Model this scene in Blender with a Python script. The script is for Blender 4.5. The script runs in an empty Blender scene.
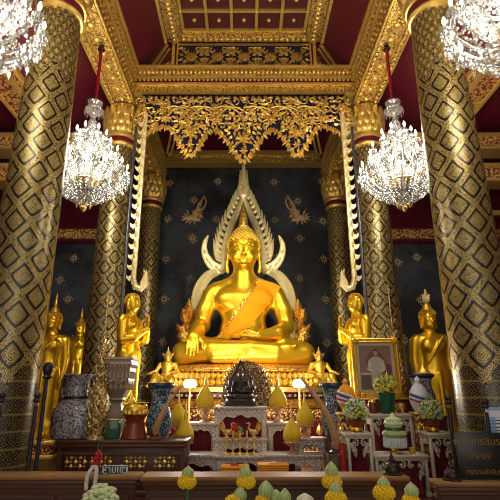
import bpy, math, random
import numpy as np
from mathutils import Vector, Matrix
random.seed(7)
PI = math.pi
SC = bpy.context.scene
COL = SC.collection
# ------------------------------------------------------------------ camera model
EYE, FPX, CX, PITCH = 1.6, 450.0, 244.0, math.radians(17.3)
CP, SP = math.cos(PITCH), math.sin(PITCH)
def at(px, py, Y):
    """world point seen at a pixel of the photograph when it stands Y metres ahead"""
    dx, dy = (px - CX) / FPX, (250 - py) / FPX
    t = Y / (CP - dy * SP)
    return Vector((dx * t, Y, EYE + t * (SP + dy * CP)))
def zat(py, Y): return at(CX, py, Y).z
def mpp(py, Y): return Y / (CP - (250 - py) / FPX * SP) / FPX
cam = bpy.data.cameras.new('camera'); cam.sensor_width = 36; cam.lens = FPX / 500 * 36
cam.shift_x = (250 - CX) / 500; cam.clip_start = .05; cam.clip_end = 100
co = bpy.data.objects.new('camera', cam); COL.objects.link(co)
co.location = (0, 0, EYE); co.rotation_euler = (PI / 2 + PITCH, 0, 0); SC.camera = co
SC.view_settings.view_transform = 'Standard'; SC.view_settings.look = 'None'
SC.view_settings.exposure = 0.22; SC.view_settings.gamma = 1.0

# ------------------------------------------------------------------ mesh builder
def rot_z(a): return Matrix.Rotation(a, 4, 'Z')
def tr(x, y, z): return Matrix.Translation((x, y, z))
class MB:
    def __init__(s): s.v = []; s.f = []
    def add(s, vs, fs, M=None):
        n = len(s.v)
        if M is None: s.v.extend(tuple(p) for p in vs)
        else: s.v.extend(tuple(M @ Vector(p)) for p in vs)
        s.f.extend(tuple(i + n for i in f) for f in fs)
        return s
    def box(s, x0, x1, y0, y1, z0, z1, M=None):
        vs = [(x0,y0,z0),(x1,y0,z0),(x1,y1,z0),(x0,y1,z0),(x0,y0,z1),(x1,y0,z1),(x1,y1,z1),(x0,y1,z1)]
        return s.add(vs, [(3,2,1,0),(4,5,6,7),(0,1,5,4),(1,2,6,5),(2,3,7,6),(3,0,4,7)], M)
    def bevbox(s, x0, x1, y0, y1, z0, z1, b, M=None):
        """box with chamfered vertical and top/bottom edges"""
        def ring(i, z): return [(x0+i,y0+b,z),(x0+b,y0+i,z),(x1-b,y0+i,z),(x1-i,y0+b,z),(x1-i,y1-b,z),(x1-b,y1-i,z),(x0+b,y1-i,z),(x0+i,y1-b,z)]
        vs = ring(b*.7, z0) + ring(0, z0 + b) + ring(0, z1 - b) + ring(b*.7, z1)
        fs = [tuple(range(7, -1, -1)), tuple(range(24, 32))]
        for k in range(3):
            for i in range(8): fs.append((k*8+i, k*8+(i+1) % 8, k*8+8+(i+1) % 8, k*8+8+i))
        return s.add(vs, fs, M)
    def lathe(s, prof, seg=24, M=None, sx=1, sy=1, pw=2.0, ph=0.0):
        vs = []; fs = []
        for r, z in prof:
            for i in range(seg):
                a = 2 * PI * i / seg + ph; c, d = math.cos(a), math.sin(a)
                if pw != 2.0:
                    k = (abs(c) ** pw + abs(d) ** pw) ** (-1 / pw); c *= k; d *= k
                vs.append((r * c * sx, r * d * sy, z))
        n = len(prof)
        for k in range(n - 1):
            for i in range(seg):
                j = (i + 1) % seg
                fs.append((k*seg+i, k*seg+j, (k+1)*seg+j, (k+1)*seg+i))
        up = prof[-1][1] >= prof[0][1]
        fs.append(tuple(range(seg))[::-1] if up else tuple(range(seg)))
        t = tuple(range((n-1)*seg, n*seg)); fs.append(t if up else t[::-1])
        return s.add(vs, fs, M)
    def tube(s, pts, rad, seg=8, M=None, flat=1.0, axis=None):
        pts = [Vector(p) for p in pts]; n = len(pts)
        if not hasattr(rad, '__len__'): rad = [rad] * n
        vs = []; fs = []; ref = Vector(axis) if axis else None
        u = None
        for k in range(n):
            t = (pts[min(k+1, n-1)] - pts[max(k-1, 0)])
            t = t.normalized() if t.length > 1e-9 else Vector((0, 0, 1))
            if ref is not None: u = ref - t * ref.dot(t)
            elif u is None: u = Vector((0, 1, 0)) if abs(t.y) < .9 else Vector((1, 0, 0)); u = u - t * u.dot(t)
            else: u = u - t * u.dot(t)
            u.normalize(); w = t.cross(u)
            for i in range(seg):
                a = 2 * PI * i / seg
                vs.append(pts[k] + u * (rad[k] * flat * math.cos(a)) + w * (rad[k] * math.sin(a)))
        for k in range(n - 1):
            for i in range(seg):
                j = (i + 1) % seg; fs.append((k*seg+i, k*seg+j, (k+1)*seg+j, (k+1)*seg+i))
        fs.append(tuple(range(seg))[::-1]); fs.append(tuple(range((n-1)*seg, n*seg)))
        return s.add(vs, fs, M)
    def prism(s, out, y0, y1, M=None):
        """outline in x,z extruded along y"""
        n = len(out); vs = [(x, y0, z) for x, z in out] + [(x, y1, z) for x, z in out]
        fs = [tuple(range(n)), tuple(range(n, 2*n))[::-1]]
        for i in range(n): j = (i + 1) % n; fs.append((i, i + n, j + n, j))
        return s.add(vs, fs, M)
    def ball(s, c, r, seg=12, rings=8, M=None):
        if not hasattr(r, '__len__'): r = (r, r, r)
        vs = [(c[0], c[1], c[2] - r[2])]; fs = []
        for k in range(1, rings):
            ph = PI * k / rings
            for i in range(seg):
                a = 2 * PI * i / seg
                vs.append((c[0] + r[0]*math.sin(ph)*math.cos(a), c[1] + r[1]*math.sin(ph)*math.sin(a), c[2] - r[2]*math.cos(ph)))
        vs.append((c[0], c[1], c[2] + r[2])); L = len(vs) - 1
        for i in range(seg):
            j = (i + 1) % seg; fs.append((0, 1 + j, 1 + i)); fs.append((L, L - seg + i, L - seg + j))
        for k in range(rings - 2):
            for i in range(seg):
                j = (i + 1) % seg; a = 1 + k*seg; fs.append((a+i, a+j, a+seg+j, a+seg+i))
        return s.add(vs, fs, M)
    def octa(s, c, r, h, h2=None):
        x, y, z = c; h2 = h if h2 is None else h2
        return s.add([(x+r,y,z),(x,y+r,z),(x-r,y,z),(x,y-r,z),(x,y,z+h),(x,y,z-h2)],
                     [(0,1,4),(1,2,4),(2,3,4),(3,0,4),(1,0,5),(2,1,5),(3,2,5),(0,3,5)])
    def leaf(s, x, z, ang, L, W, y0, th, M=None, bend=0.0):
        """carved pointed leaf lying on the plane y=y0, its ridge raised towards -y"""
        ca, sa = math.cos(ang), math.sin(ang)
        out = [(0,-.12),(.25,-.5),(.6,-.38),(1,0),(.6,.38),(.25,.5),(0,.12)]
        pts = []
        for u, w in out + [(.1,0),(.4,0),(.75,0)]:
            q = bend * u * u
            lx, lz = u * L, w * W + q * L
            pts.append((x + lx*ca - lz*sa, z + lx*sa + lz*ca))
        vs = [(p[0], y0, p[1]) for p in pts[:7]] + [(p[0], y0 - th, p[1]) for p in pts[7:]]
        fs = [(0,1,7),(1,8,7),(1,2,8),(2,9,8),(2,3,9),(3,4,9),(4,8,9),(4,5,8),(5,7,8),(5,6,7),(6,0,7),(6,5,4,3,2,1,0)]
        return s.add(vs, fs, M)
    def build(s, name, m, parent=None, smooth=40, loc=None):
        me = bpy.data.meshes.new(name); me.from_pydata(s.v, [], s.f); me.update()
        return link_mesh(me, name, m, parent, smooth, loc)
def link_mesh(me, name, m, parent=None, smooth=40, loc=None):
    import bmesh
    bm = bmesh.new(); bm.from_mesh(me); bmesh.ops.recalc_face_normals(bm, faces=bm.faces); bm.to_mesh(me); bm.free()
    if smooth:
        me.polygons.foreach_set('use_smooth', [True] * len(me.polygons))
        if smooth < 180: me.set_sharp_from_angle(angle=math.radians(smooth))
    me.materials.append(m)
    o = bpy.data.objects.new(name, me); COL.objects.link(o)
    if parent is not None: o.parent = parent
    if loc is not None: o.location = loc
    return o
def tag(o, label=None, cat=None, group=None, kind=None):
    if label: o['label'] = label
    if cat: o['category'] = cat
    if group: o['group'] = group
    if kind: o['kind'] = kind
    return o
def thing(name, label, cat, loc=(0,0,0), rz=0, group=None):
    o = bpy.data.objects.new(name, None); COL.objects.link(o); o.empty_display_size = .1
    o.location = loc; o.rotation_euler = (0, 0, rz)
    return tag(o, label, cat, group, 'thing')
def kids(o): return [c for c in COL.objects if c.parent == o]
def dup(o, loc=None, rz=None, label=None, parent=None, mirror=False, scale=None):
    c = o.copy(); COL.objects.link(c)
    if parent is not None: c.parent = parent
    if loc is not None: c.location = loc
    if rz is not None: c.rotation_euler = (0, 0, rz)
    if label: c['label'] = label
    if mirror: c.scale = (-o.scale[0], o.scale[1], o.scale[2])
    if scale: c.scale = (scale,) * 3
    for k in kids(o): dup(k, parent=c)
    return c
def struct(name, mb, m, smooth=40, parent=None):
    o = mb.build(name, m, parent, smooth)
    if parent is None: o['kind'] = 'structure'
    return o

# ------------------------------------------------------------------ node helper and materials
class NT:
    def __init__(s, name):
        s.mat = bpy.data.materials.new(name); s.mat.use_nodes = True
        s.nt = s.mat.node_tree; s.b = s.nt.nodes['Principled BSDF']
        s.tc = s.nt.nodes.new('ShaderNodeTexCoord')
    def put(s, sock, v):
        if isinstance(v, bpy.types.NodeSocket): s.nt.links.new(v, sock)
        elif hasattr(v, '__len__') and len(v) == 3 and sock.type == 'RGBA': sock.default_value = (*v, 1)
        else: sock.default_value = v
    def m(s, op, *a, clamp=False):
        n = s.nt.nodes.new('ShaderNodeMath'); n.operation = op; n.use_clamp = clamp
        for i, x in enumerate(a): s.put(n.inputs[i], x)
        return n.outputs[0]
    def xyz(s, sock=None):
        n = s.nt.nodes.new('ShaderNodeSeparateXYZ'); s.put(n.inputs[0], sock or s.tc.outputs['Object']); return n.outputs
    def comb(s, x, y, z):
        n = s.nt.nodes.new('ShaderNodeCombineXYZ')
        for i, q in enumerate((x, y, z)): s.put(n.inputs[i], q)
        return n.outputs[0]
    def vor(s, scale, vec=None, feat='F1', out='Distance', rnd=1.0):
        n = s.nt.nodes.new('ShaderNodeTexVoronoi'); n.feature = feat
        s.put(n.inputs['Vector'], vec or s.tc.outputs['Object']); n.inputs['Scale'].default_value = scale
        n.inputs['Randomness'].default_value = rnd
        return n.outputs[out]
    def noise(s, scale, detail=3, vec=None, rough=.5, out=0):
        n = s.nt.nodes.new('ShaderNodeTexNoise'); s.put(n.inputs['Vector'], vec or s.tc.outputs['Object'])
        n.inputs['Scale'].default_value = scale; n.inputs['Detail'].default_value = detail; n.inputs['Roughness'].default_value = rough
        return n.outputs[out]
    def mix(s, f, a, b):
        n = s.nt.nodes.new('ShaderNodeMix'); n.data_type = 'RGBA'
        s.put(n.inputs[0], f); s.put(n.inputs[6], a); s.put(n.inputs[7], b); return n.outputs[2]
    def step(s, x, lo, hi):
        n = s.nt.nodes.new('ShaderNodeMapRange'); n.interpolation_type = 'SMOOTHSTEP'
        s.put(n.inputs[0], x); n.inputs[1].default_value = lo; n.inputs[2].default_value = hi; return n.outputs[0]
    def bump(s, h, strength=.5, dist=.02):
        n = s.nt.nodes.new('ShaderNodeBump'); s.put(n.inputs['Height'], h); n.inputs['Strength'].default_value = strength
        n.inputs['Distance'].default_value = dist; s.nt.links.new(n.outputs[0], s.b.inputs['Normal'])
    def set(s, **k):
        names = dict(color='Base Color', metal='Metallic', rough='Roughness', spec='Specular IOR Level', emit='Emission Color',
                     estr='Emission Strength', trans='Transmission Weight', alpha='Alpha', coat='Coat Weight', sheen='Sheen Weight')
        for a, v in k.items(): s.put(s.b.inputs[names[a]], v)
        return s.mat
M = {}
def simple(name, color, rough=.5, metal=0, var=.0, vs=8, bump=0, bs=30, bd=.01, **k):
    t = NT(name); c = color
    if var:
        n = t.noise(vs); c = t.mix(n, tuple(x * (1 - var) for x in color), tuple(min(1, x * (1 + var)) for x in color))
    t.set(color=c, rough=rough, metal=metal, **k)
    if bump: t.bump(t.noise(bs, 4), bump, bd)
    M[name] = t.mat; return t.mat
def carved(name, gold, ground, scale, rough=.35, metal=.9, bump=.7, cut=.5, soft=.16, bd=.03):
    """gilded carving, ground colour painting shade into the recesses: cells of a Voronoi field"""
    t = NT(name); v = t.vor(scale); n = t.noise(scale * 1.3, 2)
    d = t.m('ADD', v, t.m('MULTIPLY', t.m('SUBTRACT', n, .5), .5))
    f = t.step(d, cut, cut + soft)  # recess mask: crevice shade is put into the colour
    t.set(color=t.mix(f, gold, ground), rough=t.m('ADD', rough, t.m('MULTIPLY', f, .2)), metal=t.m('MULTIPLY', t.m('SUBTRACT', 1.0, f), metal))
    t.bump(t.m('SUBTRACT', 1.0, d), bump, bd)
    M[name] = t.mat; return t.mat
simple('statue_gold', (1.0, .585, .03), .33, .80, var=.06, vs=3)
simple('statue_gold_soft', (.95, .56, .07), .38, .75, var=.15, vs=9, bump=.15, bs=14)
simple('old_gold', (.78, .52, .13), .42, .72, var=.25, vs=14, bump=.3, bs=40)
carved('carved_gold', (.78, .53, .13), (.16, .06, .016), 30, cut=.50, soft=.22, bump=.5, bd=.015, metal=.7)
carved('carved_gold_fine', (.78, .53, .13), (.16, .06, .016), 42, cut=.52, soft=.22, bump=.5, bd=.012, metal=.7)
carved('carved_gold_red', (.85, .57, .14), (.16, .012, .015), 22, cut=.44, metal=.7)
carved('throne_gold', (1.0, .6, .09), (.30, .06, .01), 26, cut=.58, bd=.02)
simple('halo_gold', (1.0, .78, .38), .42, .4, var=.12, vs=16, bump=.25, bs=30)
carved('silver_gold', (.90, .66, .24), (.16, .09, .03), 36, metal=.65, cut=.52, bd=.01)
simple('red_lacquer', (.115, .006, .013), .32, 0, var=.15, vs=2)
simple('red_panel', (.105, .006, .015), .42, 0, var=.2, vs=1.5)
simple('maroon_cloth', (.20, .012, .028), .85, 0, var=.3, vs=7)
simple('bright_red', (.5, .012, .02), .5, 0)
simple('navy', (.008, .008, .035), .4, 0)
simple('floor_marble', (.30, .22, .15), .2, 0, var=.25, vs=2)
simple('dark_wood', (.080, .026, .012), .45, 0, var=.3, vs=5)
simple('bench_wood', (.115, .042, .017), .5, 0, var=.3, vs=4)
simple('lip_wood', (.30, .145, .045), .6, .0, var=.25, vs=6)
simple('dark_iron', (.028, .018, .028), .35, .4)
simple('bronze', (.05, .035, .03), .36, .7, var=.3, vs=20, bump=.3, bs=50)
simple('steel_pole', (.10, .11, .14), .35, .7)
simple('saffron', (.86, .33, .004), .85, 0, var=.08, vs=6, bump=.12, bs=9, spec=.2)
simple('orange_cloth', (.85, .33, .012), .75, 0, var=.2, vs=16)
simple('tusk_ivory', (.50, .27, .11), .38, 0, var=.25, vs=9)
simple('green_glass', (.05, .14, .07), .15, 0)
simple('green_pot', (.012, .09, .035), .3, 0)
simple('leaf_green', (.10, .22, .03), .5, 0, var=.3, vs=20)
simple('lotus_green', (.46, .56, .22), .45, 0, var=.3, vs=16)
simple('stem_green', (.06, .15, .04), .5, 0)
simple('marigold', (.95, .60, .008), .7, 0, var=.15, vs=30)
simple('flower_yellow', (.80, .62, .06), .6, 0, var=.2, vs=40)
simple('flower_white', (.75, .74, .55), .6, 0, var=.15, vs=30)
simple('cabbage', (.58, .66, .36), .55, 0, var=.2, vs=18)
simple('jasmine', (.80, .76, .62), .7, 0, var=.1, vs=60)
simple('phum_yellow', (.72, .47, .012), .75, 0, var=.12, vs=40, bump=.5, bs=60)
simple('pan_pink', (.50, .27, .17), .35, .4, var=.2, vs=30)
simple('paper_white', (.74, .76, .80), .5, 0)
simple('paper_blue', (.12, .3, .62), .5, 0)
simple('flag_red', (.6, .03, .04), .6); simple('flag_blue', (.03, .05, .30), .6)
simple('sign_green', (.012, .085, .045), .35, 0)
simple('sign_black', (.018, .016, .015), .35, 0)
simple('sign_gold', (.28, .16, .03), .4, .3)
simple('cream', (.62, .52, .34), .5, 0)
simple('white_paint', (.58, .51, .40), .45, 0, var=.1, vs=12)
carved('cream_carving', (.46, .34, .24), (.13, .075, .05), 26, metal=.1, rough=.5, cut=.5)
carved('screen_gold', (.55, .38, .17), (.07, .035, .02), 40, metal=.6, cut=.45, bd=.015)
simple('cord_red', (.42, .006, .02), .6, 0)
simple('bulb', (1, 1, 1), .3, 0, emit=(1.0, .93, .80), estr=16.0)
simple('flood_bulb', (1, 1, 1), .3, 0, emit=(1.0, .97, .92), estr=26.0)
def clear():
    t = NT('clear_glass'); nt = t.nt; out = nt.nodes['Material Output']; L = nt.links.new
    g = nt.nodes.new('ShaderNodeBsdfGlossy'); g.inputs['Roughness'].default_value = .08
    d = nt.nodes.new('ShaderNodeBsdfDiffuse'); d.inputs['Color'].default_value = (.7,.68,.6,1); tp = nt.nodes.new('ShaderNodeBsdfTransparent')
    a = nt.nodes.new('ShaderNodeMixShader'); b = nt.nodes.new('ShaderNodeMixShader'); a.inputs[0].default_value = .6; b.inputs[0].default_value = .6
    L(d.outputs[0], a.inputs[1]); L(g.outputs[0], a.inputs[2]); L(a.outputs[0], b.inputs[1]); L(tp.outputs[0], b.inputs[2]); L(b.outputs[0], out.inputs['Surface']); M['clear_glass'] = t.mat
clear()
# crystal: bright facets, part of the light goes straight through
def crystal():
    t = NT('crystal'); nt = t.nt; out = nt.nodes['Material Output']
    g = nt.nodes.new('ShaderNodeBsdfGlossy'); g.inputs['Roughness'].default_value = .12; g.inputs['Color'].default_value = (.97,.97,.95,1)
    tl = nt.nodes.new('ShaderNodeBsdfTranslucent'); tl.inputs['Color'].default_value = (.45,.45,.43,1)
    d = nt.nodes.new('ShaderNodeBsdfDiffuse'); d.inputs['Color'].default_value = (.34,.34,.33,1)
    tp = nt.nodes.new('ShaderNodeBsdfTransparent')
    a = nt.nodes.new('ShaderNodeMixShader'); b = nt.nodes.new('ShaderNodeMixShader'); c = nt.nodes.new('ShaderNodeMixShader')
    a.inputs[0].default_value = .5; b.inputs[0].default_value = .5; c.inputs[0].default_value = .38
    L = nt.links.new
    L(tl.outputs[0], a.inputs[1]); L(d.outputs[0], a.inputs[2]); L(a.outputs[0], b.inputs[1]); L(g.outputs[0], b.inputs[2])
    L(b.outputs[0], c.inputs[1]); L(tp.outputs[0], c.inputs[2]); L(c.outputs[0], out.inputs['Surface'])
    M['crystal'] = t.mat
crystal()
def column_mat():
    t = NT('column_gilding'); x, y, z = t.xyz(); m = t.m
    u = m('MULTIPLY', m('DIVIDE', m('ARCTAN2', y, x), 2 * PI), 6.0); v = m('DIVIDE', z, .385)
    def cell(u, v, ogee):
        a = m('ABSOLUTE', m('SUBTRACT', m('FRACT', m('ADD', u, 60.5)), .5)); sv = m('SUBTRACT', m('FRACT', m('ADD', v, 50.5)), .5); b = m('ABSOLUTE', sv)
        above = m('GREATER_THAN', sv, 0.0)
        def P(a, b, p): return m('POWER', m('ADD', m('POWER', a, p), m('POWER', b, p)), m('DIVIDE', 1.0, p))
        p1 = m('SUBTRACT', 1.0 + ogee, m('MULTIPLY', above, ogee * .9)); p2 = m('ADD', 1.0 + ogee * .1, m('MULTIPLY', above, ogee * .9))
        return m('MINIMUM', P(a, b, p1), P(m('SUBTRACT', .5, a), m('SUBTRACT', .5, b), p2))
    d = cell(u, v, .22)
    fil = t.vor(125); fn = t.noise(150, 2)
    spk = m('ADD', m('MULTIPLY', fil, .9), m('MULTIPLY', m('SUBTRACT', fn, .5), .9))     # fine scrollwork
    ring = m('SINE', m('MULTIPLY', d, 88.0))
    inner = m('SUBTRACT', 1.0, t.step(m('ADD', spk, m('MULTIPLY', ring, .16)), .40, .52))
    band = m('SUBTRACT', 1.0, t.step(spk, .40, .54))
    inmask = m('SUBTRACT', 1.0, t.step(d, .262, .272)); outmask = t.step(d, .352, .362)
    mid = m('MAXIMUM', m('MULTIPLY', inner, inmask), m('MULTIPLY', band, outmask))
    # upper and lower fields
    d2 = cell(m('MULTIPLY', u, 3.0), m('MULTIPLY', v, 2.4), .1)
    fine = m('MAXIMUM', m('MULTIPLY', m('SUBTRACT', 1.0, t.step(d2, .2, .26)), .8), m('SUBTRACT', 1.0, t.step(spk, .34, .46)))
    d3 = cell(m('MULTIPLY', u, 3.0), m('MULTIPLY', v, 4.6), .1)
    edge3 = m('MULTIPLY', t.step(d3, .13, .16), m('SUBTRACT', 1.0, t.step(d3, .22, .25)))
    hb = t.step(m('SINE', m('MULTIPLY', z, 42.0)), .90, .95)
    low = m('MULTIPLY', m('MAXIMUM', m('MAXIMUM', edge3, hb), m('MULTIPLY', t.step(d3, .36, .38), band)), .38)
    tri = m('MULTIPLY', m('ABSOLUTE', m('SUBTRACT', m('FRACT', m('ADD', u, 50.0)), .5)), .55)      # tapering tongues where fields meet
    up = t.step(m('SUBTRACT', z, tri), 5.05, 5.07); dn = t.step(m('ADD', z, tri), 1.88, 1.90)
    f = m('ADD', m('MULTIPLY', mid, m('MULTIPLY', m('SUBTRACT', 1.0, up), dn)), m('ADD', m('MULTIPLY', fine, up), m('MULTIPLY', low, m('SUBTRACT', 1.0, dn))), clamp=True)
    t.set(color=t.mix(f, (.010, .008, .007), (.57, .41, .125)), metal=m('MULTIPLY', f, .7), rough=m('ADD', .27, m('MULTIPLY', f, .14)))
    M['column'] = t.mat
column_mat()
def inlay_mat():
    t = NT('shell_inlay'); x, y, z = t.xyz(); m = t.m; n = t.noise(60, 2)
    u = m('MULTIPLY', m('ADD', x, y), 15.0); v = m('MULTIPLY', m('ADD', z, m('MULTIPLY', y, .6)), 17.0)
    a = m('ABSOLUTE', m('SUBTRACT', m('FRACT', m('ADD', u, 50.0)), .5)); b = m('ABSOLUTE', m('SUBTRACT', m('FRACT', m('ADD', v, 50.0)), .5))
    d = m('ADD', m('ADD', a, b), m('MULTIPLY', m('SUBTRACT', n, .5), .35))
    line = m('SUBTRACT', 1.0, t.step(m('ABSOLUTE', m('SUBTRACT', d, .5)), .05, .085)); dot = m('SUBTRACT', 1.0, t.step(m('ABSOLUTE', m('SUBTRACT', d, .20)), .03, .06)); c2 = t.step(d, .84, .88)
    f = m('MAXIMUM', m('MAXIMUM', line, dot), c2)
    t.set(color=t.mix(f, t.mix(t.noise(20), (.66, .54, .46), (.82, .75, .68)), (.11, .055, .04)), rough=.3)
    M['inlay'] = t.mat
inlay_mat()
def porcelain(name, ground, paint, extra, s=16, cut=.42):
    t = NT(name); v = t.noise(s, 4, rough=.65); w = t.vor(s * .8); n2 = t.noise(s * .55, 1)
    f = t.step(t.m('ADD', v, t.m('MULTIPLY', w, .25)), cut + .15, cut + .22)
    c = t.mix(f, ground, paint); c = t.mix(t.m('MULTIPLY', t.step(n2, .60, .64), .8), c, extra)
    t.set(color=c, rough=.16); M[name] = t.mat
porcelain('porcelain_blue', (.30, .40, .46), (.022, .05, .10), (.30, .36, .36), 46, .40)
porcelain('porcelain_urn', (.50, .49, .47), (.07, .08, .17), (.36, .17, .10), 44, .47)
def wall_mat():
    t = NT('black_wall'); n = t.noise(.9, 6, rough=.6); n2 = t.noise(6, 5, rough=.7)
    f = t.step(t.m('ADD', n, t.m('MULTIPLY', n2, .3)), .55, .82)
    t.set(color=t.mix(f, (.006, .0062, .007), (.050, .060, .074)), rough=t.m('ADD', .35, t.m('MULTIPLY', n2, .3))); M['black_wall'] = t.mat  # blue-grey patches paint lamplight reflected by the wall into its colour
wall_mat()

# ------------------------------------------------------------------ distance-field figures (one continuous skin each)
class SDF:
    def __init__(s, lo, hi, h):
        s.lo = np.array(lo, float); s.h = h; s.n = np.ceil((np.array(hi) - s.lo) / h).astype(int) + 1
        s.ax = [(s.lo[i] + h * np.arange(s.n[i])).astype(np.float32) for i in range(3)]
        s.d = np.full(s.n, .5, np.float32); s.xs = 1.0
    def op(s, fn, lo, hi, k, sub=False):
        mg = max(k, 2 * s.h) + 3 * s.h
        a = np.maximum(np.floor((np.array(lo) - mg - s.lo) / s.h).astype(int), 0)
        b = np.minimum(np.ceil((np.array(hi) + mg - s.lo) / s.h).astype(int) + 1, s.n)
        if (b <= a).any(): return
        sl = tuple(slice(a[i], b[i]) for i in range(3))
        X = s.ax[0][sl[0]][:, None, None]; Y = s.ax[1][sl[1]][None, :, None]; Z = s.ax[2][sl[2]][None, None, :]
        n = fn(X, Y, Z).astype(np.float32); d = s.d[sl]
        if sub:
            n = -n; h = np.clip(.5 - .5 * (d - n) / k, 0, 1); s.d[sl] = d * (1 - h) + n * h + k * h * (1 - h)
        else:
            h = np.clip(.5 + .5 * (d - n) / k, 0, 1); s.d[sl] = d * (1 - h) + n * h - k * h * (1 - h)
    def cap(s, a, b, ra, rb=None, k=.05, sub=False):
        rb = ra if rb is None else rb; a = np.array(a, float); b = np.array(b, float); a[0] *= s.xs; b[0] *= s.xs; ba = b - a; L = max(ba.dot(ba), 1e-9)
        def fn(X, Y, Z):
            t = np.clip(((X-a[0])*ba[0] + (Y-a[1])*ba[1] + (Z-a[2])*ba[2]) / L, 0, 1)
            return np.sqrt((X-a[0]-t*ba[0])**2 + (Y-a[1]-t*ba[1])**2 + (Z-a[2]-t*ba[2])**2) - (ra + t*(rb-ra))
        r = max(ra, rb); s.op(fn, np.minimum(a, b) - r, np.maximum(a, b) + r, k, sub)
    def path(s, pts, rads, k=.05):
        for i in range(len(pts) - 1): s.cap(pts[i], pts[i+1], rads[i], rads[i+1], k)
    def ell(s, c, r, k=.05, sub=False):
        c = (c[0]*s.xs, c[1], c[2]); r = (r[0]*s.xs, r[1], r[2])
        def fn(X, Y, Z):
            x, y, z = X-c[0], Y-c[1], Z-c[2]
            k0 = np.sqrt((x/r[0])**2 + (y/r[1])**2 + (z/r[2])**2); k1 = np.sqrt((x/r[0]**2)**2 + (y/r[1]**2)**2 + (z/r[2]**2)**2)
            return k0 * (k0 - 1) / np.maximum(k1, 1e-6)
        s.op(fn, np.array(c) - r, np.array(c) + r, k, sub)
    def front(s, x, z):
        i = min(max(int(round((x - s.lo[0]) / s.h)), 0), s.n[0]-1); k = min(max(int(round((z - s.lo[2]) / s.h)), 0), s.n[2]-1)
        w = np.where(s.d[i, :, k] < 0)[0]
        if not len(w): return None
        j = w[0]
        if j == 0: return s.lo[1]
        d0, d1 = s.d[i, j-1, k], s.d[i, j, k]
        return s.lo[1] + s.h * (j - 1 + d0 / (d0 - d1))
    def mesh(s, name, scale=1.0):
        d = s.d; neg = d < 0; nx, ny, nz = d.shape
        cnt = np.zeros((nx-1, ny-1, nz-1), np.int8)
        for i in (0, 1):
            for j in (0, 1):
                for k in (0, 1): cnt += neg[i:nx-1+i, j:ny-1+j, k:nz-1+k]
        act = (cnt > 0) & (cnt < 8); idx = np.full(act.shape, -1, np.int64); ids = np.argwhere(act); idx[act] = np.arange(len(ids))
        acc = np.zeros((len(ids), 3)); num = np.zeros(len(ids))
        cor = [(i, j, k) for i in (0, 1) for j in (0, 1) for k in (0, 1)]
        for a in cor:
            for ax in range(3):
                if a[ax]: continue
                b = list(a); b[ax] = 1
                va = d[ids[:,0]+a[0], ids[:,1]+a[1], ids[:,2]+a[2]]; vb = d[ids[:,0]+b[0], ids[:,1]+b[1], ids[:,2]+b[2]]
                c = (va < 0) != (vb < 0); t = np.where(c, va / np.where(c, va - vb, 1), 0)
                p = np.tile(np.array(a, float), (len(ids), 1)); p[:, ax] = t
                acc[c] += p[c]; num[c] += 1
        V = (s.lo + s.h * (ids + acc / num[:, None])) * scale
        F = []
        for ax in range(3):
            sl0 = [slice(1, -1)] * 3; sl1 = [slice(1, -1)] * 3; sl0[ax] = slice(0, -1); sl1[ax] = slice(1, None)
            c = np.argwhere(neg[tuple(sl0)] != neg[tuple(sl1)])
            for q in range(3):
                if q != ax: c[:, q] += 1
            o1, o2 = [q for q in range(3) if q != ax]
            def g(e, f):
                e_ = c.copy(); e_[:, o1] -= e; e_[:, o2] -= f; return idx[e_[:,0], e_[:,1], e_[:,2]]
            q = np.stack([g(1,1), g(0,1), g(0,0), g(1,0)], 1); F.append(q[(q >= 0).all(1)])
        F = np.concatenate(F)
        me = bpy.data.meshes.new(name); me.from_pydata(V.tolist(), [], F.tolist()); me.update(); return me
CH_W, FLOOD_W, WORLD, DOOR_W, SPOT_W = 285.0, 70.0, .33, 65.0, 520.0
SC.cycles.filter_width = 1.0
# ================================================================== THE ROOM
XC = 2.44                                    # nave columns stand at x = -XC and +XC
YF, YM, YB = 4.64, 7.9, 10.95                # front, middle and back pair
ZS = 7.0                                     # soffit of the nave beams
struct('floor', MB().box(-7.2, 7.2, -3, 11.7, -.1, 0), M['floor_marble'])
pl = MB().box(-6.9, 6.9, 5.28, 11.5, 0, .5)
o = struct('floor_platform', pl, M['dark_wood'])
struct('wall_back', MB().box(-7.2, 7.2, 11.5, 11.7, 0, 9.4), M['black_wall'])
for s, nm in ((-1, 'left'), (1, 'right')):
    struct('wall_' + nm, MB().box(min(s*7, s*7.2), max(s*7, s*7.2), -3, 11.5, 0, 9.4), M['red_panel'])
    # upper red wall of the aisle ends, above the black lacquer wall
    struct('trim_aisle_end_' + nm, MB().box(min(s*2.8, s*7), max(s*2.8, s*7), 11.42, 11.5, 5.75, 8.2), M['red_panel'])
# ---- ceiling: flat coffered middle, sloping red sides, low aisle ceilings
c = MB().box(-1.7, 1.7, -3, 11.5, 8.80, 8.95)
for s in (-1, 1):
    q = [(s*1.6, 8.82), (s*2.2, 7.68), (s*2.38, 7.68), (s*1.75, 8.95)]
    c.add([(x, y, z) for y in (-3, 11.5) for x, z in q], [(0,1,2,3), (7,6,5,4), (0,4,5,1), (1,5,6,2), (2,6,7,3), (3,7,4,0)])
    q = [(s*2.6, 7.66), (s*4.05, 6.75), (s*7.0, 6.75), (s*7.0, 6.9), (s*4.05, 6.9), (s*2.6, 7.9)]
    n = len(q)
    c.add([(x, y, z) for y in (-3, 11.5) for x, z in q], [tuple(range(n)), tuple(range(n, 2*n))[::-1]] + [(i, i+n, (i+1) % n + n, (i+1) % n) for i in range(n)])
struct('ceiling', c, M['red_panel'], 0)
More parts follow.
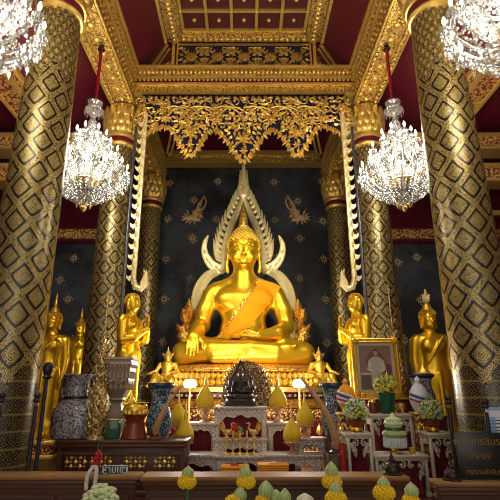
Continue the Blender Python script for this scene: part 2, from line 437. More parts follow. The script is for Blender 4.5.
# coffers
cw = .505; r = MB(); st = MB(); jn = MB()
xs = [(-2.5 + i) * cw for i in range(6)]; ys = [7.60 - i * cw for i in range(20)]
for x in xs: r.box(x - .03, x + .03, ys[-1], 7.6, 8.74, 8.80)
for y in ys: r.box(xs[0], xs[-1], y - .03, y + .03, 8.745, 8.80)
for x in xs[:-1]:
    for y in ys[:-1]:
        st.ball((x + cw/2, y - cw/2, 8.79), (.045, .045, .05), 10, 6)
        i0, i1, j0, j1 = x + .07, x + cw - .07, y - cw + .07, y - .07
for x in xs:
    for y in ys: jn.ball((x, y, 8.74), (.035, .035, .03), 8, 5)
t1 = struct('trim_1', r, M['old_gold']); MB().box(xs[0], xs[-1], ys[-1], 7.6, 8.79, 8.80).build('coffer_panel', simple('coffer_shaded_red', (.075, .010, .010), .5), t1); jn.build('coffer_studs', M['old_gold'], t1); st.build('coffer_bosses', M['old_gold'], t1)  # coffer panel red darkened to paint in the dimmer light up there
# gilded frame around the coffers
fr = MB(); bd = MB()
for s in (-1, 1):
    fr.box(min(s*1.30, s*1.62), max(s*1.30, s*1.62), -3, 7.86, 8.70, 8.80); fr.box(min(s*1.38, s*1.54), max(s*1.38, s*1.54), -3, 7.86, 8.66, 8.70)
    for i in range(92): bd.ball((s*1.46, 7.75 - i*.115, 8.655), (.05, .045, .03), 8, 5)
fr.box(-1.3, 1.3, 7.63, 7.86, 8.70, 8.80); fr.box(-1.3, 1.3, 7.70, 7.80, 8.66, 8.70)
for i in range(23): bd.ball((-1.27 + i*.115, 7.75, 8.655), (.045, .05, .03), 8, 5)
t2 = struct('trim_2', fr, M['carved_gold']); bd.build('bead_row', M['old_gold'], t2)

def boss_row(mb, x, z, y0, y1, step, r):
    n = int((y1 - y0) / step)
    for i in range(n):
        y = y0 + (i + .5) * step
        mb.ball((x, y, z), (r, r, r*.55), 12, 6)
        for k in range(8):
            a = k * PI / 4; mb.ball((x + 1.15*r*math.cos(a), y + 1.15*r*math.sin(a), z), (r*.42, r*.42, r*.3), 6, 4)
# longitudinal nave beams
for i, s in enumerate((-1, 1)):
    g = MB(); p = MB(); b = MB(); rd = MB()
    def X(a, b_): return (min(s*a, s*b_), max(s*a, s*b_))
    Y0, Y1 = -2.8, 11.45
    g.box(*X(2.20, 2.62), Y0, Y1, ZS + .07, 7.70)
    g.box(*X(2.20, 2.28), Y0, Y1, ZS, ZS + .07); g.box(*X(2.54, 2.62), Y0, Y1, ZS, ZS + .07)
    p.box(*X(2.17, 2.20), Y0, Y1, ZS + .03, ZS + .09); p.box(*X(2.155, 2.20), Y0, Y1, 7.46, 7.51); p.box(*X(2.13, 2.20), Y0, Y1, 7.60, 7.68)
    p.box(*X(2.62, 2.66), Y0, Y1, ZS + .02, ZS + .10); p.box(*X(2.62, 2.68), Y0, Y1, 7.45, 7.60)
    p.box(*X(2.285, 2.30), Y0, Y1, ZS + .03, ZS + .07); p.box(*X(2.52, 2.535), Y0, Y1, ZS + .03, ZS + .07)
    rd.box(*X(2.185, 2.20), Y0, Y1, ZS + .095, ZS + .14); rd.box(*X(2.17, 2.20), Y0, Y1, 7.52, 7.575); rd.box(*X(2.62, 2.64), Y0, Y1, ZS + .105, ZS + .16)
    boss_row(b, s*2.41, ZS + .07, Y0, Y1, .32, .078)
    for k in range(int((Y1 - Y0) / .12)):
        y = Y0 + .06 + k*.12
        b.ball((s*2.165, y, 7.57), (.035, .05, .03), 6, 4); b.ball((s*2.185, y, ZS + .2), (.03, .045, .045), 6, 4); b.ball((s*2.185, y, ZS + .34), (.035, .05, .05), 6, 4); b.ball((s*2.24, y, ZS), (.03, .04, .018), 6, 4); b.ball((s*2.58, y, ZS), (.03, .04, .018), 6, 4)
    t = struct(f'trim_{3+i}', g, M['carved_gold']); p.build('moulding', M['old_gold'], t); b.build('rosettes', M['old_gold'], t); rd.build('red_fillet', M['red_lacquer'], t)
# sloping panel edge mouldings
for i, s in enumerate((-1, 1)):
    g = MB()
    for (xa, za) in ((1.66, 8.70), (2.13, 7.80)):
        g.box(min(s*(xa-.03), s*(xa+.05)), max(s*(xa-.03), s*(xa+.05)), -2.8, 7.85, za - .05, za + .03)
    struct(f'trim_{5+i}', g, M['old_gold'])

# ---- carved scrollwork generator (lies on the plane y = y0, relief towards the viewer)
def spiral(mb, x, z, r, turn, hand, y0, rad=.017, start=0.0):
    pts = []; n = 22
    for i in range(n + 1):
        u = i / n; a = start + hand * u * turn; q = r * (1 - .78 * u)
        pts.append((x + q*math.cos(a), y0 - .02 - .015*u, z + q*math.sin(a)))
    mb.tube(pts, [rad*(1.15 - .5*i/n) for i in range(n + 1)], 6)
    mb.ball(pts[-1], (rad*2.0, .03, rad*2.0), 8, 5)
    for i in range(2, n, 3):
        u = i / n; a = start + hand*u*turn; q = r*(1 - .78*u)
        mb.leaf(x + q*math.cos(a), z + q*math.sin(a), a - hand*.6, r*.42*(1 - .4*u), r*.20, y0 - .005, .03, bend=hand*.35)
def rosette(mb, x, z, r, y0, n=8, th=.04, ph=0):
    for k in range(n): mb.leaf(x + .15*r*math.cos(ph + k*2*PI/n), z + .15*r*math.sin(ph + k*2*PI/n), ph + k*2*PI/n, r*.85, r*.42, y0, th)
    mb.ball((x, y0 - th*.6, z), (r*.22, th, r*.22), 10, 6)
def pine(mb, x, z, h, w, y0, flip=1):
    """flame bunch of leaves, pointing up (flip=1) or down"""
    for k, (dz, sc) in enumerate(((0, 1), (.28, .85), (.5, .65))):
        for sg in (-1, 1):
            mb.leaf(x + sg*w*.10, z + flip*h*dz, (PI/2 - sg*.75)*flip if flip > 0 else -(PI/2 - sg*.75), w*.62*sc, w*.30*sc, y0, .03, bend=sg*flip*.25)
    mb.leaf(x, z + flip*h*.25, PI/2*flip, h*.75, w*.42, y0 - .01, .045)

# ---- gable end above the middle beam: dark blue frieze with gilded scrolls
gm = MB().box(-2.2, 2.2, 7.92, 8.2, 7.7, 8.82)
struct('wall_gable', gm, M['red_lacquer'])
zb, zt = 8.06, 8.64
th = thing('carved_frieze', 'dark blue panel of gilded scrolling foliage between the coffered ceiling and the wide beam', 'carved panel', (0, 7.92, 0))
MB().box(-1.40, 1.40, -.02, 0, zb, zt).build('panel', M['navy'], th)
e = MB()
for z in (zb - .03, zt): e.box(-1.43, 1.43, -.05, 0, z, z + .035)
for x in (-1.43, 1.40): e.box(x, x + .03, -.05, 0, zb, zt)
e.build('frame', M['old_gold'], th)
sm = MB(); zm = (zb + zt) / 2
for k in range(5):
    x = -1.12 + k*.56
    rosette(sm, x, zm, .15, -.02, 12)
    for sg in (-1, 1):
        if -1.4 < x + sg*.28 < 1.4:
            spiral(sm, x + sg*.235, zm + .12, .115, 4.6, -sg, -.02, .013, PI/2); spiral(sm, x + sg*.235, zm - .12, .115, 4.6, sg, -.02, .013, -PI/2)
    rosette(sm, x, zm, .09, -.035, 8, .04, PI/8)
    for sg in (-1, 1):
        if -1.38 < x + sg*.12 < 1.38: spiral(sm, x + sg*.13, zm + .17, .07, 4.6, sg, -.02, .011, 0); spiral(sm, x + sg*.13, zm - .17, .07, 4.6, -sg, -.02, .011, 0)
    if k < 4:
        pine(sm, x + .28, zm + .02, .22, .17, -.02, 1); pine(sm, x + .28, zm - .02, .22, .17, -.02, -1)
    for sg in (-1, 1):
        for v in (-1, 1):
            if -1.38 < x + sg*.25 < 1.38:
                sm.leaf(x + sg*.10, zm + v*.09, v*(PI/2 - sg*.6), .17, .07, -.02, .03, bend=-sg*v*.3); sm.leaf(x + sg*.18, zm + v*.24, (0 if sg > 0 else PI) - v*sg*.3, .14, .06, -.02, .03); sm.leaf(x + sg*.17, zm + v*.04, (0 if sg > 0 else PI) + v*sg*.5, .15, .06, -.02, .03)
sm.build('scrollwork', M['old_gold'], th)
# slanted gilded framing of the two gable triangles
for i, s in enumerate((-1, 1)):
    g = MB()
    def bar(x0, z0, x1, z1, w):
        a = Vector((x0, 7.88, z0)); b_ = Vector((x1, 7.88, z1)); d = (b_ - a).normalized(); nrm = Vector((-d.z, 0, d.x)) * w/2
        g.add([p + Vector((0, dy, 0)) for dy in (0, .06) for p in (a - nrm, b_ - nrm, b_ + nrm, a + nrm)],
              [(0,1,2,3), (7,6,5,4), (0,4,5,1), (1,5,6,2), (2,6,7,3), (3,7,4,0)])
    bar(s*2.08, 7.82, s*1.64, 8.66, .07); bar(s*1.97, 7.84, s*1.58, 8.56, .03); bar(s*1.50, 7.8, s*1.50, 8.7, .06); bar(s*1.9, 8.0, s*1.55, 8.0, .04)
    for q in range(3): g.leaf(s*(1.60 + .06*q), 8.06, PI/2 + s*.35, .26 - .06*q, .09, 7.9, .03)
    struct(f'trim_{7+i}', g, M['old_gold'])
# ---- wide middle beam with cornice
g = MB().box(-2.2, 2.2, 7.60, 8.22, 7.20, 7.66); p = MB(); b = MB(); rd = MB()
p.box(-2.2, 2.2, 7.46, 8.22, 7.72, 7.79); p.box(-2.2, 2.2, 7.50, 7.66, 7.52, 7.56); p.box(-2.2, 2.2, 7.55, 7.62, 7.40, 7.44); p.box(-2.2, 2.2, 7.55, 7.62, 7.16, 7.22)
g.box(-2.2, 2.2, 7.52, 8.22, 7.56, 7.72); rd.box(-2.2, 2.2, 7.545, 7.60, 7.46, 7.51)
for k in range(52):
    x = -2.15 + k*.0843
    b.ball((x, 7.50, 7.65), (.036, .05, .05), 8, 5)
    b.leaf(x, 7.20, PI/2, .17, .07, 7.6, .03)
    b.ball((x, 7.49, 7.755), (.03, .04, .022), 6, 4); b.ball((x, 7.53, 7.485), (.026, .03, .022), 6, 4)
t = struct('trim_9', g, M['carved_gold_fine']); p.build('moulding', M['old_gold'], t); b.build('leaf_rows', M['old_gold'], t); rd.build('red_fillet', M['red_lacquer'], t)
# ---- back beam on the rear columns, and the raking beams that show behind the pelmet
zb0, zb1 = zat(163.5, 11.2), zat(152, 11.2)
g = MB().box(-2.2, 2.2, 11.22, 11.45, zb0 + .02, zb1); p = MB(); b = MB()
p.box(-2.2, 2.2, 11.16, 11.45, zb0, zb0 + .05); p.box(-2.2, 2.2, 11.14, 11.3, zb1 - .10, zb1 + .02); p.box(-2.2, 2.2, 11.19, 11.3, zb0 + .12, zb0 + .15)
for k in range(46): b.ball((-2.0 + k*.089, 11.2, zb0 + .19), (.035, .04, .035), 6, 4); b.ball((-2.0 + k*.089, 11.2, zb0 + .085), (.03, .03, .03), 6, 4)
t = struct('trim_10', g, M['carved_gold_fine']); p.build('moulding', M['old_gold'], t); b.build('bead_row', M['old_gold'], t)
struct('wall_niche_top', MB().box(-2.2, 2.2, 11.3, 11.45, zb1, 8.8), M['red_panel'])
g = MB()
for s in (-1, 1):
    for dx in (0, .12): g.tube([(s*(2.1 - dx), 10.9, 7.75), (s*(1.5 - dx), 9.2, 8.75)], .04, 4)
struct('trim_11', g, M['old_gold'])
# ---- aisle beams
n = 12
for s in (-1, 1):
    def X(a, b_): return (min(s*a, s*b_), max(s*a, s*b_))
    for (z0, z1) in ((6.08, 6.36), (5.40, 5.70)):
        g = MB().box(*X(2.62, 7.0), 7.75, 8.1, z0, z1); p = MB()
        p.box(*X(2.74, 7.0), 7.70, 8.1, z0 - .03, z0 + .03); p.box(*X(2.74, 7.0), 7.70, 8.1, z1 - .03, z1 + .04)
        t = struct(f'trim_{n}', g, M['carved_gold_red']); p.build('moulding', M['old_gold'], t); n += 1
    g = MB().box(*X(3.85, 4.2), -2.8, 7.72, 6.45, 6.76); p = MB()
    p.box(*X(3.80, 3.86), -2.8, 7.72, 6.42, 6.5); p.box(*X(3.80, 3.86), -2.8, 7.72, 6.68, 6.76); p.box(*X(4.18, 4.24), -2.8, 7.72, 6.42, 6.5)
    t = struct(f'trim_{n}', g, M['carved_gold_red']); p.build('moulding', M['old_gold'], t); n += 1
    # gold beam along the top of the aisle's black wall
    g = MB().box(*X(2.74, 7.0), 11.3, 11.5, 5.42, 5.70); p = MB()
    p.box(*X(2.74, 7.0), 11.25, 11.5, 5.34, 5.42); p.box(*X(2.74, 7.0), 11.25, 11.5, 5.70, 5.76)
    t = struct(f'trim_{n}', g, M['carved_gold_red']); p.build('moulding', M['red_lacquer'], t); n += 1
    g = MB().tube([(s*2.8, 11.2, 5.9), (s*3.5, 9.0, 6.3)], .07, 4)
    struct(f'trim_{n}', g, M['old_gold']); n += 1
    # gilded frame of the aisle opening
    g = MB().box(*X(4.9, 5.0), 9.0, 9.1, .5, 5.3).box(*X(4.9, 6.9), 9.0, 9.1, 5.2, 5.3)
    struct(f'trim_{n}', g, M['old_gold']); n += 1

# ---- gilded flowers and flying figures on the black wall (relief of the wall itself)
wall = bpy.data.objects['wall_back']; fm = MB(); ym = 11.5
def wflower(px, py, r=.105):
    p = at(px, py, 11.49); ph = random.uniform(-.15, .15)
    for k in range(8):
        a = ph + k*PI/4
        fm.leaf(p.x + r*.30*math.cos(a), p.z + r*.30*math.sin(a), a, r*(.85 if k % 2 else .62), r*.36, ym - .002, .012)
        if k % 2 == 0: fm.leaf(p.x + r*.95*math.cos(a), p.z + r*.95*math.sin(a), a + .7, r*.34, r*.24, ym - .002, .01); fm.leaf(p.x + r*.95*math.cos(a), p.z + r*.95*math.sin(a), a - .7, r*.34, r*.24, ym - .002, .01)
    fm.ball((p.x, ym - .006, p.z), (r*.15, .012, r*.15), 6, 4)
for q in ((170,183),(218,181),(194,200),(168,219),(216,219),(192,237),(193,240),(166,259),(191,279),(164,299),(163,342),(215,257),(228,300),
          (274,182),(322,181),(298,201),(275,220),(323,221),(300,238),(276,257),(324,259),(300,278),(326,299),(327,343),(262,300),(74,258),(68,299),(103,257),(72,340),
          (417,257),(398,262),(421,300),(405,340),(60,280)): wflower(*q)
for s, cx, cy in ((1, 195, 213), (-1, 297, 213)):
    p = at(cx, cy, 11.49); k = mpp(cy, 11.49)
    def W(u, w): return (p.x + s*u*k, p.z - w*k)
    am = fm
    # body, bent legs trailing out, head with tall crown, flame scarf
    for (u, w, a, b) in ((0.5, 0, 3.2, 4.0), (-2, 4.5, 5.0, 3.0), (1, 7, 5.0, 2.2), (3.6, -4.5, 2.0, 2.3), (-6, 5.5, 3.0, 3.0), (5.5, 3, 2.2, 1.8)):
        x, z = W(u, w); fm.ball((x, ym - .01, z), (a*k, .03, b*k), 10, 6)
    for (u, w, an, L, Wd) in ((4.5, -6, 70, 8, 2), (3, -1, 40, 7, 1.8), (2, 1, 15, 7, 1.8), (-6, 2, 115, 7, 2.4), (-7, 4, 140, 7, 2.2), (-8, 5, 165, 6, 2.2), (-8, 6, 195, 6, 2.2), (-6, 8, 215, 5, 2), (3, 3, -20, 7, 2), (2, 6, -40, 6, 2.2), (-1, 8, -70, 5, 2.4), (-4, 8, -110, 5, 2.2), (-2, 1, 95, 5, 2)):
        x, z = W(u, w); an = math.radians(an); fm.leaf(x, z, an if s > 0 else PI - an, L*k, Wd*k, ym - .004, .02)
    pts = [W(*q) for q in ((1, -1), (3, -9), (7, -15), (9, -19))]; fm.tube([(x, ym - .008, z) for x, z in pts], [1.2*k, 1.1*k, .9*k, .3*k], 5)
    pts = [W(*q) for q in ((5, -2), (9, -6), (11, -12), (9, -19))]; fm.tube([(x, ym - .008, z) for x, z in pts], [1.2*k, 1.1*k, .9*k, .3*k], 5)
fm.build('gilded_flowers', simple('wall_gilding', (.66, .44, .22), .5, .35), wall)

# ================================================================== COLUMNS
def make_column():
    r = thing('column', '', 'column', (0, 0, 0), 0, 'gilded nave columns')
    MB().lathe([(.345, .42), (.335, 1.6), (.322, 3.0), (.303, 4.6), (.285, 5.6), (.272, 6.16)], 64).build('shaft', M['column'], r)
    b = MB().lathe([(.385, 0), (.385, .14), (.365, .18), (.38, .26), (.355, .34), (.35, .43)], 40); b.build('base', M['dark_wood'], r)
    g = MB(); g.lathe([(.275, 6.11), (.30, 6.115), (.315, 6.15), (.30, 6.185), (.28, 6.19)], 48); g.lathe([(.29, 6.28), (.325, 6.29), (.34, 6.335), (.325, 6.38), (.29, 6.39)], 48)
    g.build('ring', M['old_gold'], r)
    MB().lathe([(.283, 6.185), (.302, 6.20), (.306, 6.25), (.302, 6.285)], 48).build('red_band', M['red_lacquer'], r)
    c = MB().lathe([(.29, 6.36), (.32, 6.42), (.36, 6.56), (.365, 6.70), (.34, 6.84), (.33, 7.0)], 40)
    for row, (z, h, rr, n, o_) in enumerate(((6.40, .26, .32, 16, 0), (6.53, .28, .345, 16, .5), (6.70, .28, .345, 16, 0))):
        for i in range(n):
            a = 2*PI*(i + o_)/n
            c.leaf(0, 0, PI/2, h, .19, 0, .045, M=rot_z(a + PI/2) @ tr(0, -rr, z) @ Matrix.Rotation(.12, 4, 'X'))
    c.build('capital', M['old_gold'], r)
    return r
col0 = make_column()
names = {(YF, -1): 'big black and gold diamond-patterned column nearest the viewer on the left', (YF, 1): 'big black and gold diamond-patterned column nearest the viewer on the right',
         (YM, -1): 'patterned column behind the left hanging chandelier, left end of the pelmet', (YM, 1): 'patterned column behind the right hanging chandelier, right end of the pelmet',
         (YB, -1): 'darker rear column against the black wall, left of the big seated Buddha', (YB, 1): 'darker rear column against the black wall, right of the big seated Buddha'}
first = True
for (y, s), lab in names.items():
    o = col0 if first else dup(col0); first = False
    o.location = (s*XC, y, 0); o['label'] = lab
    if y == YF: o.location.x = -2.365 if s < 0 else 2.41; o.scale = (.95, .95, 1)

# ================================================================== HANGING PELMET
YP = 7.60
th = thing('carved_pelmet', 'gilded openwork pelmet with three pointed pendants hanging under the wide beam', 'pelmet', (0, YP, 0))
low = [(139,139),(150,132),(162,127),(171,129),(178,140),(186,153),(190,158),(195,152),(202,140),(208,133),(215,130),(222,134),(229,144),(238,157),(243.5,164)]
low = low + [(487 - x, y) for x, y in low[-2::-1]]
lw = [(at(x, y, YP).x, at(x, y, YP).z) for x, y in low]
def zlow(x):
    for (a, za), (b, zb_) in zip(lw, lw[1:]):
        if a <= x <= b: return za + (zb_ - za)*(x - a)/(b - a + 1e-9)
    return lw[0][1]
x0, x1 = lw[0][0], lw[-1][0]; ztop = 7.18
ins = [(x*.985, z + .05) for x, z in lw]
MB().prism([(x0 + .02, ztop)] + ins + [(x1 - .02, ztop)], -.0, .03).build('backing', M['navy'], th)
sm = MB(); y0 = -.0
sm.box(x0, x1, -.05, .03, ztop - .02, ztop + .05)
# leaf fringe along the scalloped edge
RR = random.Random(11)
for (a, za), (b, zb_) in zip(lw, lw[1:]):
    L = math.hypot(b - a, zb_ - za); m_ = max(1, int(L/.05))
    an = math.atan2(zb_ - za, b - a) - PI/2
    for q in range(m_):
        u = (q + .5)/m_; x, z = a + (b - a)*u, za + (zb_ - za)*u
        sm.leaf(x, z + .07, an*.5 - PI/2*.5 + RR.uniform(-.3, .3), .12 + .04*(q % 2), .07, y0, .04)
pend = [190, 243.5, 297]; arch = [141, 166, 216, 271, 321, 346]
# dense small foliage in the pendants
for p_ in pend:
    x = at(p_, 150, YP).x; zz = zlow(x); big = p_ == 243.5
    for k in range(11):
        z = zz + .05 + k*.10; hw = .04 + .042*k if k < 6 else .27
        n_ = max(1, int(hw/.085)) 
        for i in range(-n_, n_ + 1):
            xx = x + hw*i/max(n_, 1)*.95 + (.02 if k % 2 else 0)
            if z < zlow(xx) + .03 or z > ztop - .08: continue
            sm.leaf(xx, z + .04, -PI/2 + (i/max(n_, 1))*.9 + RR.uniform(-.6, .6), .115, .07, y0 - .012*(k % 2), .04)
    rosette(sm, x, zz + .52, .15, y0 - .03, 8, .04); rosette(sm, x, zz + .52, .08, y0 - .06, 8, .03, .4); rosette(sm, x, zz + .26, .09, y0 - .03, 6, .03)
for a_ in arch:
    x = at(a_, 120, YP).x
    rosette(sm, x, max(zlow(x) + .20, 6.60), .13, y0 - .02, 8); rosette(sm, x, max(zlow(x) + .20, 6.60), .07, y0 - .05, 8, .03, .4)
    for k in range(5):
        for sg in (-1, 1): sm.leaf(x + sg*.02, max(zlow(x) + .30, 6.68) + .06*k, PI/2 - sg*(.9 - .12*k), .16 - .02*k, .075, y0, .035)
# sweeping main stems and vine scrolls over the whole field
for a_, b_ in zip(sorted(pend + [166, 216, 271, 321]), sorted(pend + [166, 216, 271, 321])[1:]):
    xa, xb = at(a_, 110, YP).x, at(b_, 110, YP).x
    for (za, zb2, h_) in ((6.62, 6.80, .16), (6.86, 6.66, .12)):
        pts = [(xa + (xb - xa)*q/12, -.04, max(za + (zb2 - za)*q/12 + h_*math.sin(PI*q/12), zlow(xa + (xb - xa)*q/12) + .10)) for q in range(13)]
        sm.tube(pts, .018, 6)
for k in range(25):
    x = -2.04 + k*.17
    for j, (z, r_) in enumerate(((7.03, .085), (6.83, .09), (6.64, .085), (6.46, .08))):
        if zlow(x) + r_*1.1 < z and abs(x) < 2.05:
            spiral(sm, x + (.085 if j % 2 else 0)*(1 if x < 1.9 else 0), z, r_, 5.0, 1 if (k + j) % 2 else -1, y0, .013, RR.uniform(0, 6))
for k in range(260):
    x = RR.uniform(-2.05, 2.05); z = RR.uniform(6.35, 7.12)
    if z > zlow(x) + .12: sm.leaf(x, z, RR.uniform(0, 6.28), .12, .07, y0, .03)
for k in range(34):
    x = -1.98 + k*.12; sm.leaf(x, ztop - .02, -PI/2, .10, .08, y0, .04)
sm.build('scrollwork', M['old_gold'], th)

# ---- serrated side strips ending in a curled serpent head, each beside a steel pole
def strip(s, label, lab2):
    zt_, zb_ = 6.72, zat(287, 7.55)
    th = thing('serrated_strip', label, 'carved strip', (s*1.90, 7.56, 0), 0, 'serrated strips under the pelmet ends')
    sp = MB().box(-.035, .035, -.03, .03, zb_ + .05, zt_); sp.build('spine', M['halo_gold'], th)
    lv = MB(); n_ = 17
    for k in range(n_):
        z = zb_ + .12 + (zt_ - zb_ - .2)*k/n_
        lv.prism([(s*.01, z + .02), (s*.07, z - .02), (s*.125, z + .03), (s*.135, z + .10), (s*.10, z + .065), (s*.06, z + .075), (s*.01, z + .13)], -.03, .03)
        lv.leaf(-s*.005, z + .01, PI/2 - s*.25, .17, .07, -.03, .025)
    lv.build('teeth', M['halo_gold'], th)
    hd = MB(); pts = [(0, 0, zb_ + .12), (-s*.04, 0, zb_ + .0), (-s*.13, 0, zb_ - .03), (-s*.20, 0, zb_ + .05), (-s*.20, 0, zb_ + .18), (-s*.16, 0, zb_ + .32)]
    hd.tube(pts, [.05, .06, .06, .055, .035, .008], 8)
    for k in range(4): hd.leaf(-s*(.14 + .02*k), zb_ + .0 + .05*k, PI/2 + s*.1, .16, .07, -.03, .03)
    hd.build('serpent_head', M['halo_gold'], th)
    th2 = thing('steel_pole', lab2, 'pole', (s*2.06, 7.5, .5), 0, 'steel poles beside the serrated strips')
    MB().lathe([(.025, .02), (.025, 5.9)], 10).build('tube', M['steel_pole'], th2)
    MB().lathe([(.09, 0), (.09, .02), (.03, .03)], 14).build('foot_plate', M['steel_pole'], th2)
strip(-1, 'long serrated gold strip running down beside the left middle column', 'thin dark steel pole between the left middle column and its serrated strip')
strip(1, 'long serrated gold strip running down beside the right middle column', 'thin dark steel pole between the right middle column and its serrated strip')

# ================================================================== CHANDELIERS
def crystal_drop(mb, x, y, z, r=.016, h=.05): mb.octa((x, y, z), r, h*.35, h*.65)
def strand(mb, pts, step=.042, r=.017):
    """a garland of faceted beads along a polyline"""
    for (a, b) in zip(pts, pts[1:]):
        a, b = Vector(a), Vector(b); n_ = max(1, int((b - a).length/step))
        for q in range(n_):
            p = a.lerp(b, (q + .5)/n_); k = random.uniform(.8, 1.25)
            mb.octa(p, r*k, r*1.15*k)
def make_chandelier():
    R = random.Random(3)
    r = thing('chandelier', '', 'chandelier', (0, 0, 0), 0, 'crystal chandeliers hanging from the nave beams')
    H = ZS + .02 - 4.08
    MB().tube([(0, 0, 1.86), (0, 0, H)], .026, 10).build('cord', M['cord_red'], r)
    MB().lathe([(.05, H - .08), (.06, H - .06), (.04, H - .02), (.04, H + .0)], 16).build('ceiling_hook', M['bronze'], r)
    cr = MB().lathe([(.03, 1.60), (.05, 1.63), (.13, 1.68), (.145, 1.72), (.13, 1.74), (.05, 1.75), (.05, 1.82), (.115, 1.84), (.12, 1.86), (.03, 1.88)], 20)
    for k in range(14):
        a = 2*PI*k/14; crystal_drop(cr, .145*math.cos(a), .145*math.sin(a), 1.67, .014, .08)
    cr.build('crown', M['clear_glass'], r)
    st = MB().lathe([(.02, .06), (.05, .12), (.03, .16), (.09, .26), (.035, .36), (.06, .5), (.10, .62), (.04, .72), (.05, .95), (.08, 1.05), (.035, 1.15), (.04, 1.24), (.06, 1.32), (.03, 1.36), (.065, 1.41), (.08, 1.46), (.065, 1.51), (.03, 1.55), (.03, 1.62)], 18)
    st.build('stem', M['clear_glass'], r)
    MB().lathe([(.03, .40), (.14, .44), (.19, .49), (.15, .52), (.05, .54)], 20).build('brass_bowl', M['old_gold'], r)
    fin = MB().lathe([(.004, 0), (.03, .03), (.045, .06), (.02, .10)], 12)
    for k in range(8):
        a = 2*PI*k/8; crystal_drop(fin, .10*math.cos(a), .10*math.sin(a), .12, .02, .09)
    fin.build('finial', M['old_gold'], r)
    tiers = ((16, .58, .62, .40), (11, .41, .94, .70), (7, .22, 1.20, 1.0))     # number, radius, cup height, root height
    for n_, rad, zc, z0 in tiers:
        am = MB(); pts = []
        for q in range(13):
            u = q/12; x = .04 + (rad - .04)*u; z = z0 + (zc - z0)*(u**2.6) - .10*math.sin(PI*min(1, u*1.15))
            pts.append((x, 0, z))
        am.tube(pts, .015, 7)
        am.lathe([(.012, zc - .01), (.05, zc + .01), (.055, zc + .03), (.02, zc + .035), (.016, zc + .09), (.012, zc + .10)], 10, M=tr(rad, 0, 0))
        bu = MB().lathe([(.010, zc + .10), (.019, zc + .125), (.014, zc + .155), (.003, zc + .185)], 8, M=tr(rad, 0, 0))
        dr = MB()
        for q in range(9):
            a = 2*PI*q/9; crystal_drop(dr, rad + .052*math.cos(a), .052*math.sin(a), zc - .02 - .02*(q % 2), .014, .085)
        for (u, dz) in ((.5, .03), (.7, .03), (.85, .02)):
            x = .04 + (rad - .04)*u; z = z0 + (zc - z0)*(u**2.6) - .10*math.sin(PI*min(1, u*1.15))
            crystal_drop(dr, x, 0, z - .04, .016, .10); crystal_drop(dr, x, .03, z - .07, .012, .06); crystal_drop(dr, x, -.03, z - .07, .012, .06)
        dr.octa((rad, 0, zc - .09), .02, .02, .05)
        strand(dr, [(rad, 0, zc + .0), (rad*.82, 0, zc - .05), (rad*.6, 0, zc + .02), (rad*.45, 0, zc + .14)], .035, .015)
        first_ = None
        for k in range(n_):
            a = 2*PI*k/n_ + .1
            if first_ is None:
                first_ = am.build('arm', M['crystal'], r); first_.rotation_euler.z = a
                bu.build('candle_bulb', M['bulb'], first_); dr.build('crystal_drops', M['crystal'], first_)
            else: dup(first_, rz=a, parent=r)
    # garlands: tent above, basket below
    def ring_strands(n_, f, off, step=.042, rr=.017):
        mb = MB(); strand(mb, f, step, rr)
        o1 = None
        for k in range(n_):
            a = 2*PI*(k + off)/n_
            if o1 is None: o1 = mb.build('crystal_strand', M['crystal'], r); o1.rotation_euler.z = a
            else: dup(o1, rz=a, parent=r)
    ring_strands(26, [(.57, 0, .66), (.57, 0, .58), (.50, 0, .45), (.38, 0, .33), (.22, 0, .21), (.07, 0, .12)], 0)
    ring_strands(16, [(.09, 0, 1.38), (.15, 0, 1.26), (.22, 0, 1.1), (.33, 0, .93), (.46, 0, .78), (.57, 0, .66)], .5)
    ring_strands(20, [(.36, 0, .60), (.34, 0, .45), (.22, 0, .34), (.1, 0, .30)], .3)
    ring_strands(18, [(.40, 0, .90), (.42, 0, .80), (.34, 0, .70), (.2, 0, .62)], .1)
    # hanging swags between the arm cups
    for n_, rad, zc, z0 in tiers:
        mb = MB(); o1 = None
        for k in range(n_):
            if o1 is not None: dup(o1, rz=2*PI*k/n_, parent=r); continue
            a0, a1 = .1, 2*PI/n_ + .1; pts = []
            for q in range(6):
                u = q/5; a = a0 + (a1 - a0)*u; pts.append((rad*math.cos(a), rad*math.sin(a), zc - .02 - .09*math.sin(PI*u)))
            strand(mb, pts, .04, .015)
            a = (a0 + a1)/2; crystal_drop(mb, rad*math.cos(a), rad*math.sin(a), zc - .15, .02, .10)
            o1 = mb.build('crystal_swag', M['crystal'], r)
    return r
ch0 = make_chandelier()
XCH = 2.35
spots = [((-XCH, 6.1), 'whole crystal chandelier on a red cord, in front of the left middle column'),
         ((XCH, 6.1), 'whole crystal chandelier on a red cord, in front of the right middle column'),
         ((-2.38, 3.12), 'large near crystal chandelier cut off by the top left corner'),
         ((2.38, 3.12), 'large near crystal chandelier cut off by the top right corner')]
for i, ((x, y), lab) in enumerate(spots):
    o = ch0 if i == 0 else dup(ch0, rz=i*.37)
    o.location = (x, y, 4.08); o['label'] = lab
    L = bpy.data.lights.new('chandelier_light', 'POINT'); L.energy = CH_W; L.color = (1, .90, .74); L.shadow_soft_size = .5
    lo = bpy.data.objects.new('chandelier_light', L); COL.objects.link(lo); lo.location = (x, y, 4.9)
# ================================================================== THE SEATED BUDDHA
BX, BY, BZ = at(243.5, 300, 9.5).x, 9.5, 2.07
S = SDF((-1.62, -1.0, -.04), (1.62, .72, 3.3), .0195)
